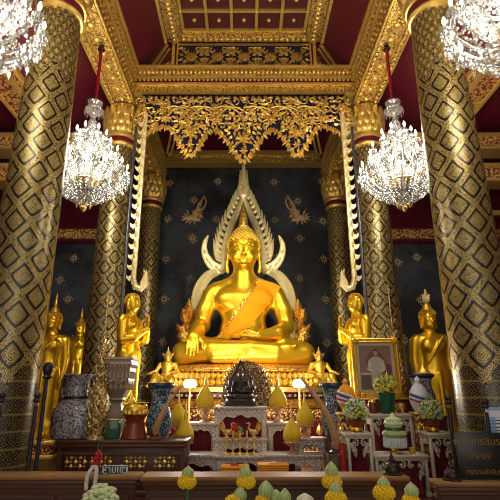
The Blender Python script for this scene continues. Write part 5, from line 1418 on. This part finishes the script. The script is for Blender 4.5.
t = thing('yellow_bloom_lid', 'small orange cup beside the small flowers, under the portrait', 'cup', (at(364, 400, 6.45).x, 6.45, zf)); MB().lathe([(.025, 0), (.03, .01), (.035, .05), (.03, .055)], 14).build('cup', M['orange_cloth'], t)
# wrapped egg-shaped bundles with a striped ribbon
def bundle(label, px, Y, zb, tip, wide, bot, col, rpx):
    p = at(px, wide, Y); k = mpp(wide, Y); t = thing('wrapped_bundle', label, 'wrapped offering', (p.x, Y, zb), 0, 'wrapped egg-shaped bundles with striped ribbons')
    zl, zm, zt_ = 0.0, zat(wide, Y) - zb, zat(tip, Y) - zb; R_ = rpx*k; zb_ = zat(bot, Y) - zb
    pr = [(R_*.45, zl), (R_*.62, max(.02, zb_)), (R_*.93, zb_ + (zm - zb_)*.5), (R_, zm), (R_*.88, zm + (zt_ - zm)*.3), (R_*.55, zm + (zt_ - zm)*.55), (R_*.22, zm + (zt_ - zm)*.68), (R_*.32, zm + (zt_ - zm)*.80), (R_*.16, zm + (zt_ - zm)*.93), (.004, zt_)]
    MB().lathe(pr, 26).build('wrapping', M[col], t)
    z0 = zm - .02
    for i, (c_, o_) in enumerate((('paper_white', -.05), ('flag_red', -.025), ('paper_white', 0.0), ('flag_blue', .028), ('paper_white', .056))):
        rb = MB(); pts = []
        for q in range(13):
            a = -PI*.94 + PI*.62*q/12; z_ = z0 + o_ + .07*(q/12 - .5)*-1; rr_ = 0
            for (r0, za), (r1, zb2) in zip(pr, pr[1:]):
                if za <= z_ <= zb2: rr_ = r0 + (r1 - r0)*(z_ - za)/(zb2 - za + 1e-9)
            pts.append(((rr_ + .003)*math.cos(a), (rr_ + .003)*math.sin(a), z_))
        rb.tube(pts, .012, 6); rb.build('ribbon_stripe', M[c_], t)
zz_ = zat(412, 5.75)
for (px, Yb, lab) in ((346, 5.84, 'carved gilded pedestal behind the narrow table beside the right tusk'), (421, 5.86, 'carved gilded pedestal behind the narrow table beside the right front column')):
    p = at(px, 412, Yb); t = thing('gilded_pedestal', lab, 'pedestal', (p.x, Yb, ZD), 0, 'carved gilded pedestals'); H = zat(412, Yb) - ZD
    MB().bevbox(-.10, .10, -.10, .10, 0, H - .03, .008).build('body', M['carved_gold_red'], t); MB().bevbox(-.115, .115, -.115, .115, H - .03, H, .006).build('top', M['old_gold'], t)
bundle('egg-shaped bundle in orange cloth with a striped ribbon, beside the right blue vase', 346, 5.84, zat(412, 5.84), 378, 397, 407, 'orange_cloth', 9.5)
bundle('egg-shaped bundle in white cloth with a striped ribbon, beside the right front column', 419, 5.86, zat(412, 5.86), 376, 398, 409, 'paper_white', 9.5)
# right painted urn on its stand, behind the white bundle
Y = 6.25; p = at(423, 400, Y); zu = zat(415, Y); t = thing('urn_stand', 'dark stand under the right painted urn', 'stand', (p.x, Y, ZD)); H = zu - ZD
MB().bevbox(-.2, .2, -.2, .2, 0, H, .01).build('body', M['dark_wood'], t); MB().bevbox(-.21, .21, -.21, .21, H - .03, H, .006).build('top', M['bench_wood'], t)
t = thing('painted_urn', 'blue and white porcelain urn behind the white wrapped bundle on the right', 'urn', (p.x, Y, zu)); k = mpp(395, Y); H = zat(374, Y) - zu
MB().lathe([(9*k, 0), (10*k, .01), (12.5*k, H*.3), (12*k, H*.5), (9.6*k, H*.66), (9.4*k, H*.80), (11*k, H*.9)], 32).build('belly', M['porcelain_urn'], t)
MB().lathe([(10.8*k, H*.89), (13.4*k, H*.95), (13*k, H), (11*k, H*.99), (8*k, H*.92)], 32).build('neck', simple('urn_rim', (.03, .04, .10), .2), t)
cone_on(423, 370, Y, zu + H*.985, 9.5*k, 'gold cone in the mouth of the right painted urn')
# lidded jar and brass censer beside the pot on the tall table
p = at(373, 413, 6.1); t = thing('lidded_jar', 'small brown-red lidded jar left of the green flower pot', 'jar', (p.x, 6.1, Z2)); MB().lathe([(.045, 0), (.05, .01), (.062, .06), (.058, .11), (.045, .13)], 20).build('body', simple('jar_red', (.16, .035, .02), .25), t); MB().lathe([(.05, .13), (.052, .14), (.03, .165), (.008, .175), (.014, .19), (.004, .20)], 18).build('lid', M['old_gold'], t)
p = at(401, 413, 6.1); t = thing('brass_censer', 'small brass censer with three feet right of the green flower pot', 'censer', (p.x, 6.1, Z2)); 
b = MB().lathe([(.02, .03), (.06, .05), (.07, .09), (.055, .115), (.065, .125), (.05, .125)], 20); b.build('bowl', M['old_gold'], t)
for i in range(3): a = 2*PI*i/3 - PI/2; MB().tube([(.045*math.cos(a), .045*math.sin(a), .055), (.06*math.cos(a), .06*math.sin(a), .02), (.055*math.cos(a), .055*math.sin(a), .004)], [.014, .010, .012], 8).build('foot', M['old_gold'], t)
p2 = at(388, 285, 6.85); candelabrum('slender gilded ornament tree rising behind the right side of the framed portrait', p2.x, 6.85, zf, zat(284, 6.85) - zf)
t = thing('ornament_stand', 'narrow dark stand under the ornament tree behind the portrait', 'stand', (p2.x, 6.93, ZD)); MB().bevbox(-.12, .12, -.10, .12, 0, zf - ZD, .01).build('body', M['dark_wood'], t); MB().bevbox(-.125, .125, -.102, .125, zf - ZD - .03, zf - ZD - .0, .006).build('top', M['old_gold'], t)
# tiered green offering on gold bowl feet
Y = 5.58; p = at(396, 454, Y); k = mpp(440, Y); z = lambda py: zat(py, Y) - Z3
t = thing('tiered_offering', 'two-tier green glass offering with a crystal fringe on the low white table', 'offering', (p.x, Y, Z3))
MB().lathe([(4*k, 0), (4.2*k, .01), (2*k, .02), (3.2*k, .04), (4.4*k, z(449)), (3*k, z(448.5))], 20).build('gold_foot', M['statue_gold'], t)
MB().lathe([(3*k, z(449)), (10*k, z(447.5)), (10.5*k, z(446.5)), (10*k, z(446)), (9*k, z(437)), (11*k, z(436)), (12.2*k, z(434)), (11.4*k, z(431.5)), (9*k, z(430.5))], 28).build('lower_tray', M['lotus_green'], t)
b = MB()
for i in range(30): a = 2*PI*i/30; b.lathe([(.004, z(447)), (.011, z(446)), (.011, z(438)), (.004, z(437))], 6, M=tr(10.6*k*math.cos(a), 10.6*k*math.sin(a), 0))
b.build('crystal_fringe', M['paper_white'], t)
MB().lathe([(8.6*k, z(430.6)), (8.2*k, z(427.5)), (8.4*k, z(426.6))], 28).build('dark_tier', M['green_glass'], t)
b = MB().lathe([(8.4*k, z(427)), (8.6*k, z(425)), (8*k, z(420)), (6*k, z(417.5)), (3*k, z(416.5)), (2.4*k, z(414.6)), (.5*k, z(412.5))], 28); b.build('upper_tier', M['cabbage'], t)
b = MB()
for i in range(24):
    a = 2*PI*i/24; b.ball((8.7*k*math.cos(a), 8.7*k*math.sin(a), z(423.5)), .013, 6, 4); b.ball((7.6*k*math.cos(a), 7.6*k*math.sin(a), z(419.5)), .011, 6, 4)
b.build('bead_trim', M['flower_white'], t)
p = at(413, 455, 5.56); t = thing('gold_cup', 'small shiny gold cup right of the green tiered offering', 'cup', (p.x, 5.56, Z3)); MB().lathe([(.026, 0), (.03, .006), (.034, .05), (.038, .065), (.032, .064)], 18).build('cup', M['statue_gold'], t); MB().lathe([(.035, .045), (.037, .05), (.037, .055)], 18).build('rim', M['old_gold'], t)
p = at(345, 478, 5.30); t = thing('red_candle', 'thick red candle post beside the right tusk stand', 'candle', (p.x, 5.36, ZD)); MB().lathe([(.03, .03), (.03, zat(443, 5.36) - ZD)], 16).build('wax', M['bright_red'], t); MB().lathe([(.06, 0), (.06, .02), (.035, .035)], 16).build('holder', M['old_gold'], t)

# flood lamps lighting the statue
for px, nm in ((190, 'left'), (299, 'right')):
    Y = 7.55; p = at(px, 384, Y); t = thing('flood_lamp', f'glaring white lamp on a thin pole at the {nm} front of the throne', 'lamp', (p.x, Y, ZD), 0, 'lamps before the throne'); H = p.z - ZD
    b = MB().lathe([(.14, 0), (.14, .02), (.02, .04), (.014, .06), (.014, H - .10)], 14); b.build('pole', M['old_gold'], t)
    MB().lathe([(.03, H - .10), (.05, H - .08), (.09, H - .055), (.075, H - .05)], 18).build('holder', M['old_gold'], t)
    MB().ball((0, 0, H), (.105, .08, .075), 18, 12).build('bulb', M['flood_bulb'], t)
    L = bpy.data.lights.new('flood_light', 'POINT'); L.energy = FLOOD_W; L.color = (1, .93, .82); L.shadow_soft_size = .12
    lo = bpy.data.objects.new('flood_light', L); COL.objects.link(lo); lo.location = (p.x, Y - .25, p.z + .05)

# ================================================================== FRONT BARRIER TABLES, SIGNS, POSTS
def bench(label, xa, xb, ytop, Yf, d=.36, dy=0):
    zt_ = zat(ytop, Yf); w = xb - xa; t = thing('front_table', label, 'table', ((xa + xb)/2, Yf + d/2, 0), 0, 'dark wooden barrier tables')
    b = MB().bevbox(-w/2, w/2, -d/2, d/2, zt_ - .035, zt_, .012); b.build('top', M['lip_wood'], t)
    b = MB().bevbox(-w/2 + .015, w/2 - .015, -d/2 + .015, d/2 - .015, zt_ - .075, zt_ - .035, .012); b.bevbox(-w/2 + .03, w/2 - .03, -d/2 + .03, d/2 - .03, zt_ - .10, zt_ - .075, .008); b.build('moulding', M['bench_wood'], t)
    MB().box(-w/2 + .05, w/2 - .05, -d/2 + .05, d/2 - .05, .08, zt_ - .10).build('body', M['dark_wood'], t); MB().bevbox(-w/2 + .02, w/2 - .02, -d/2 + .02, d/2 - .02, 0, .08, .01).build('base', M['bench_wood'], t)
    n_ = max(1, int(w/.62))
    for i in range(n_):
        x0_, x1_ = -w/2 + .07 + (w - .14)*i/n_, -w/2 + .07 + (w - .14)*(i + 1)/n_
        q = MB()
        for a in ((x0_ + .02, x1_ - .02, zt_ - .17, zt_ - .15), (x0_ + .02, x1_ - .02, .14, .16), (x0_ + .02, x0_ + .04, .16, zt_ - .17), (x1_ - .04, x1_ - .02, .16, zt_ - .17)): q.box(a[0], a[1], -d/2 + .035, -d/2 + .05, a[2], a[3])
        q.build('panel_frame', M['bench_wood'], t)
    return zt_
YA = 4.0
xA = at(141, 474, YA).x; xB = at(408, 474, YA).x; xC = at(436, 482, YA).x
ZF = bench('long dark wooden barrier table across the middle front, behind the lotus buds', xA, xB, 477, YA - .06, .26)
ZL = bench('dark wooden barrier table across the lower left corner', -2.75, xA - .012, 475.5, YA, .20)
ZR = bench('dark wooden barrier table in the lower right corner, before the black sign', xC, 2.75, 482.5, YA, .20)
def text(body, size, m, parent, M_, depth=.003, name='lettering', align='CENTER'):
    cu = bpy.data.curves.new('t', 'FONT'); cu.body = body; cu.size = size; cu.align_x = align; cu.align_y = 'CENTER'; cu.extrude = depth
    o = bpy.data.objects.new('t', cu); COL.objects.link(o); dg = bpy.context.evaluated_depsgraph_get(); dg.update()
    me = bpy.data.meshes.new_from_object(o.evaluated_get(dg)); bpy.data.objects.remove(o); bpy.data.curves.remove(cu)
    me.transform(M_); me.materials.clear(); me.materials.append(m); q = bpy.data.objects.new(name, me); COL.objects.link(q); q.parent = parent; return q
UP = Matrix.Rotation(PI/2, 4, 'X')
# green sign
p = at(114.5, 478, YA + .10); w = 25*mpp(470, YA + .1); h = zat(465, YA + .1) - ZL
t = thing('green_sign', 'small green sign with white lettering standing on the left barrier table', 'sign', (p.x, YA + .10, ZL), .06)
MB().bevbox(-w/2, w/2, -.006, .006, 0, h, .003).build('panel', M['sign_green'], t)
b = MB()
for a in ((-w/2, w/2, h - .006, h), (-w/2, w/2, 0, .006), (-w/2, -w/2 + .006, 0, h), (w/2 - .006, w/2, 0, h)): b.box(a[0], a[1], -.009, -.005, a[2], a[3])
b.build('border', M['paper_white'], t); MB().box(-w*.3, w*.3, -.02, .06, 0, .006).build('foot', M['sign_green'], t)
text('ห้ามเข้า', .072, M['paper_white'], t, tr(0, -.0075, h*.46) @ UP)
# black sign
Ys = YA + .12; p = at(480, 478, Ys); w = .46; h = zat(432.5, Ys) - ZR; xs0 = at(458, 460, Ys).x
t = thing('black_sign', 'black board with three lines of gold lettering on the lower right barrier table', 'sign', (xs0 + w/2, Ys, ZR), -.05)
MB().bevbox(-w/2, w/2, -.01, .01, 0, h, .004).build('board', M['sign_black'], t); MB().box(-w*.35, w*.35, -.03, .06, 0, .01).build('foot', M['sign_black'], t)
text('พระพุทธชินราช', .078, M['sign_gold'], t, tr(-.02, -.011, h*.80) @ UP); text('จำลอง', .068, M['sign_gold'], t, tr(-.045, -.011, h*.50) @ UP); text('กรุณาอย่าจับต้อง', .052, M['sign_gold'], t, tr(-.0, -.011, h*.16) @ UP)
t = thing('white_card', 'tiny white card slip standing left of the black sign', 'card', (xs0 - .03, Ys - .02, ZR)); MB().box(-.008, .008, -.003, .003, .008, .062).build('slip', M['paper_white'], t); MB().box(-.012, .012, -.02, .02, 0, .008).build('foot', M['dark_wood'], t)
# blue and white notice on a pole stand behind the black sign
Yn = 4.25; p = at(494.5, 420, Yn); t = thing('notice_stand', 'blue and white printed notice on a stand at the right edge, above the black sign', 'notice', (p.x + .05, Yn, 0)); za, zb2 = zat(437, Yn), zat(407, Yn)
MB().lathe([(.035, 0), (.035, .02), (.012, .03), (.012, za + .05)], 14, M=tr(.12, .016, 0)).build('pole', M['dark_iron'], t)
MB().box(-.115, .16, -.006, .006, za, zb2).build('board', simple('notice_blue', (.30, .45, .62), .45), t); MB().box(-.115, .16, -.0085, -.006, zb2 - .085, zb2 - .03).build('header', M['paper_white'], t)
b = MB()
for i in range(5): b.box(-.10, .0 + .01*(i % 2), -.0085, -.006, za + .02 + i*.028, za + .030 + i*.028)
b.build('text_lines', M['paper_blue'], t)
MB().box(-.045, .15, -.0085, -.006, za + .02, za + .16).build('white_square', M['paper_white'], t)
# white vase behind the notice
# dark guard posts round the two near columns
for px, Yp, top, lab in ((3, 4.245, 392, 'dark slim guard post at the left edge, before the left front column'), (38, 4.245, 392, 'dark slim guard post in front of the left front column, nearest its right side'), (49, 4.40, 362, 'dark guard post with a bullet-shaped head beside the left front column'),
                     (447, 4.30, 394, 'dark slim guard post at the left side of the right front column'), (484, 4.245, 398, 'dark slim guard post in front of the right front column')):
    p = at(px, top, Yp); t = thing('guard_post', lab, 'post', (p.x, Yp, 0), 0, 'dark guard posts round the near columns'); H = p.z; big = top < 370
    MB().lathe([(.04, 0), (.04, .02), (.025, .05), (.018, .08), (.018, H - .12)], 14).build('pole', M['dark_iron'], t)
    MB().lathe([(.018, H - .16), (.045, H - .14), (.03, H - .12), (.042, H - .09), (.05, H - .05), (.03, H - .01), (.006, H)] if big else [(.018, H - .09), (.035, H - .075), (.022, H - .055), (.030, H - .03), (.016, H - .006), (.005, H)], 14).build('knob', M['dark_iron'], t)
# small bronze bells / finials on the barrier tables
for px, Yb, zb_, top, lab in ((392.5, YA + .06, ZF, 448, 'dark bronze bell-shaped ornament at the right end of the middle barrier table'), (451, YA + .10, ZR, 455, 'dark bronze bell-shaped ornament at the left end of the right barrier table')):
    p = at(px, 470, Yb); t = thing('bronze_bell', lab, 'ornament', (p.x, Yb, zb_), 0, 'dark bell-shaped ornaments'); H = zat(top, Yb) - zb_
    MB().lathe([(.088*H/.22, 0), (.09*H/.22, .008), (.066*H/.22, .02), (.07*H/.22, H*.2), (.055*H/.22, H*.38), (.03*H/.22, H*.46)], 24).build('bell', M['bronze'], t)
    MB().lathe([(.034*H/.22, H*.45), (.028*H/.22, H*.5), (.032*H/.22, H*.55), (.018*H/.22, H*.6), (.02*H/.22, H*.66), (.008*H/.22, H*.75), (.003, H)], 16).build('spire', M['bronze'], t)

# ================================================================== FLOWERS IN FRONT
Yv = 3.42
t = thing('flower_trough', 'long dark planter box holding the lotus stems before the barrier tables', 'planter', (at(290, 520, Yv).x, Yv + .06, 0)); zt_ = .62
b = MB(); W_ = 1.15
b.box(-W_, W_, -.20, -.17, 0, zt_).box(-W_, W_, .17, .20, 0, zt_).box(-W_, -W_ + .03, -.17, .17, 0, zt_).box(W_ - .03, W_, -.17, .17, 0, zt_).box(-W_ + .03, W_ - .03, -.17, .17, 0, .03); b.build('box', M['dark_wood'], t)
MB().box(-W_ + .03, W_ - .03, -.17, .17, .5, .55).build('soil', simple('soil', (.03, .02, .012), .9), t)
def lotus(label, px, bud_top, bud_mid, mar=None, Y=Yv, marpx=None, r_px=5.0, zroot=.55, col='lotus_green', mr=9.5):
    p = at(px, bud_mid, Y); k = mpp(bud_mid, Y); t = thing('lotus_flower', label, 'flower', (p.x, Y, zroot), 0, 'lotus buds with marigold collars'); R_ = r_px*k
    z = lambda py: zat(py, Y) - zroot
    zt2_, zm_ = z(bud_top), z(bud_mid); zl_ = zm_ - (zt2_ - zm_)*.85
    b = MB().lathe([(R_*.35, zl_), (R_*.85, zl_ + (zm_ - zl_)*.4), (R_, zm_), (R_*.86, zm_ + (zt2_ - zm_)*.35), (R_*.5, zm_ + (zt2_ - zm_)*.7), (.003, zt2_)], 16)
    for i in range(6):
        a = 2*PI*i/6; pts = []
        for u in (0, .25, .5, .75, 1):
            zz = zl_ + (zt2_*.97 + zm_*.03 - zl_)*u; rr_ = R_*(.5 + .62*math.sin(PI*min(1, .12 + u*.80)))*(1 - u**3) + .002
            pts.append((rr_*math.cos(a), rr_*math.sin(a), zz))
        b.tube(pts, [.005, .010, .010, .007, .002], 6)
    b.build('bud', M[col], t)
    zs = zl_
    if mar:
        zc = z(mar); xo = (at(marpx or px, mar, Y).x - p.x); mb = MB(); R2 = mr*k
        mb.ball((xo, 0, zc), (R2*.8, R2*.8, R2*.55), 14, 8)
        for i in range(70):
            q = 1 - 1.9*(i + .5)/70; a = i*2.399963; c_ = math.sqrt(max(0, 1 - q*q)); mb.ball((xo + R2*.86*c_*math.cos(a), R2*.86*c_*math.sin(a), zc + R2*.58*q), R2*.2, 6, 4)
        mb.build('marigold', M['marigold'], t); zs = zc - R2*.4
    MB().tube([(0, 0, 0), (0, .004, zs*.5), (0, 0, zs + .03)], [.013, .012, .012], 8).build('stem', M['stem_green'], t)
lotus('lotus bud over a marigold collar, leftmost one, before the left end of the middle table', 188, 466, 472, 482, marpx=187, r_px=4.6)
lotus('lotus bud over a marigold collar at the front centre, below the folded orange robes', 245.5, 464, 473, 482, Y=3.44, marpx=246)
lotus('lotus bud at the left end of the low central cluster, below the centre marigold', 240, 487, 494, 502, Y=3.30, marpx=234, r_px=5)
lotus('large lotus bud right of the centre marigold, tallest of the low cluster', 266, 480, 489, 500, Y=3.38, marpx=262, r_px=6, mr=7)
lotus('lotus bud in the low central cluster, without a marigold, behind the largest bud', 276, 489, 497, None, Y=3.46, r_px=6)
lotus('slim lotus bud at the right end of the low central cluster', 285, 488, 496, None, Y=3.36, r_px=4.4)
lotus('tall lotus bud over a marigold, upper one of the right pair below the tusk', 331.5, 461, 470, 482, Y=3.50, marpx=332, mr=10)
lotus('lotus bud over a marigold, lower one of the right pair below the tusk', 336, 481, 489, 499, Y=3.26, marpx=336, mr=11)
lotus('lotus bud over a wide marigold collar below the bronze bell', 383.5, 476, 483, 493, Y=3.44, marpx=384, mr=11)
lotus('pointed lotus bud over a marigold, rightmost one, at the gap between tables', 411.5, 482, 490, 501, Y=3.40, marpx=411, mr=9, r_px=5.6)
lotus('pale white opening flower at the bottom edge right of the lotus cluster', 305, 493, 499, None, Y=3.40, r_px=7, col='flower_white')
# pale cabbage-like flower head on its own pot, lower left
p = at(101, 500, 3.5); t = thing('pale_flower_head', 'big pale green ruffled flower head at the lower left, under the hanging garland', 'flower', (p.x, 3.5, 0)); zc = zat(502, 3.5); k = mpp(500, 3.5)
b = MB(); b.ball((0, 0, zc), (12*k, 11*k, 9*k), 16, 10); R = random.Random(2)
for i in range(70):
    q = 1 - 1.5*(i + .5)/70; a = i*2.399963; c_ = math.sqrt(max(0, 1 - q*q)); kk_ = R.uniform(.85, 1.1)
    b.ball((15*k*c_*math.cos(a)*kk_, 13*k*c_*math.sin(a)*kk_, zc + 13.5*k*q*kk_), (4.2*k, 4*k, 2.6*k), 7, 5)
b.build('florets', M['cabbage'], t)
MB().lathe([(.09, .0), (.10, .02), (.075, .3), (.10, .6), (.11, zc - .06), (.09, zc - .07)], 20).build('pot', M['dark_wood'], t); MB().lathe([(.02, zc - .12), (.02, zc - .03)], 8).build('stem', M['stem_green'], t)
# garland hanging from a bent wire on the left table
Yg = YA - .05; t = thing('garland_hook', 'thin bent wire hook on the left barrier table holding the garland', 'hook', (at(99, 475, YA + .06).x, YA + .06, ZL)); zh = zat(445, YA) - ZL
MB().tube([(0, 0, .01), (0, 0, zh), (.0, -.03, zh + .03), (0, -.08, zh + .02), (0, -.105, zh - .03), (0, -.11, zh - .06), (0, -.12, zh - .05)], .004, 6).build('wire', M['steel_pole'], t); MB().lathe([(.03, 0), (.03, .01), (.006, .014)], 12).build('foot', M['steel_pole'], t)
Yg = YA - .05; p = at(99, 452, Yg); t = thing('flower_garland', 'white flower garland with a red ribbon and rose tips hanging at the lower left', 'garland', (p.x, Yg, zat(452, Yg)))
def g(px, py): q = at(px, py, Yg); return (q.x - p.x, 0, q.z - zat(452, Yg))
b = MB()
for sg in (-1, 1): b.tube([g(99, 451), g(99 + sg*2.6, 455), g(97 + sg*3.2, 461), g(95 + sg*1.5, 466)], .010, 8)
b.tube([g(99, 449.5), g(98, 456), g(95, 467)], .010, 8); b.build('red_ribbon', M['bright_red'], t)
for (pth, nm) in (([(94.5, 466), (90, 471), (87, 478), (86, 489)], 'a'), ([(96, 466), (96.5, 472), (95.5, 480), (94.5, 487)], 'b')):
    w_ = MB(); d = dense([(g(*q)[0], g(*q)[2]) for q in pth], 6); r = MB()
    for i, v in enumerate(d):
        for e in range(6): a = e*PI/3 + i; w_.ball((v.x + .008*math.cos(a), .008*math.sin(a), v.y), .009, 6, 4)
    w_.build('jasmine_string', M['jasmine'], t)
    v = d[-1]
    for i in range(9): a = i*2.4; r.ball((v.x + .009*math.cos(a), .009*math.sin(a), v.y - .012 - .005*i), (.013, .013, .016), 7, 5)
    r.build('rose_tip', M['bright_red'], t)

# ================================================================== LIGHT
w = bpy.data.worlds.new('world'); SC.world = w; w.use_nodes = True
bg = w.node_tree.nodes['Background']; bg.inputs[0].default_value = (1.0, .93, .82, 1); bg.inputs[1].default_value = WORLD
# added spotlights without fittings under the nave beams, brightening the statue's highlights
for s in (-1, 1):
    L = bpy.data.lights.new('added_statue_spot', 'SPOT'); L.energy = SPOT_W; L.color = (1, .90, .72); L.spot_size = math.radians(38); L.spot_blend = .6; L.shadow_soft_size = .15
    o = bpy.data.objects.new('added_statue_spot', L); COL.objects.link(o); o.location = (s*1.9, 4.3, 6.8)
    o.rotation_euler = (Vector((BX, 9.3, 3.4)) - o.location).to_track_quat('-Z', 'Y').to_euler()
# daylight of the tall front doors behind the viewer
for (x, y, z, wd, hg, e) in ((0, -2.9, 3.2, 4.5, 5.0, DOOR_W),):
    L = bpy.data.lights.new('door_daylight', 'AREA'); L.shape = 'RECTANGLE'; L.size = wd; L.size_y = hg; L.energy = e; L.color = (1, .95, .88)
    o = bpy.data.objects.new('door_daylight', L); COL.objects.link(o); o.location = (x, y, z); o.rotation_euler = (PI/2 + .12, 0, 0)
SC.cycles.max_bounces = 8; SC.cycles.transparent_max_bounces = 12; SC.cycles.caustics_reflective = False; SC.cycles.caustics_refractive = False; SC.cycles.sample_clamp_indirect = 6.0
for o in COL.objects:
    if o.type == 'EMPTY' and o.get('label') == '': del o['label']
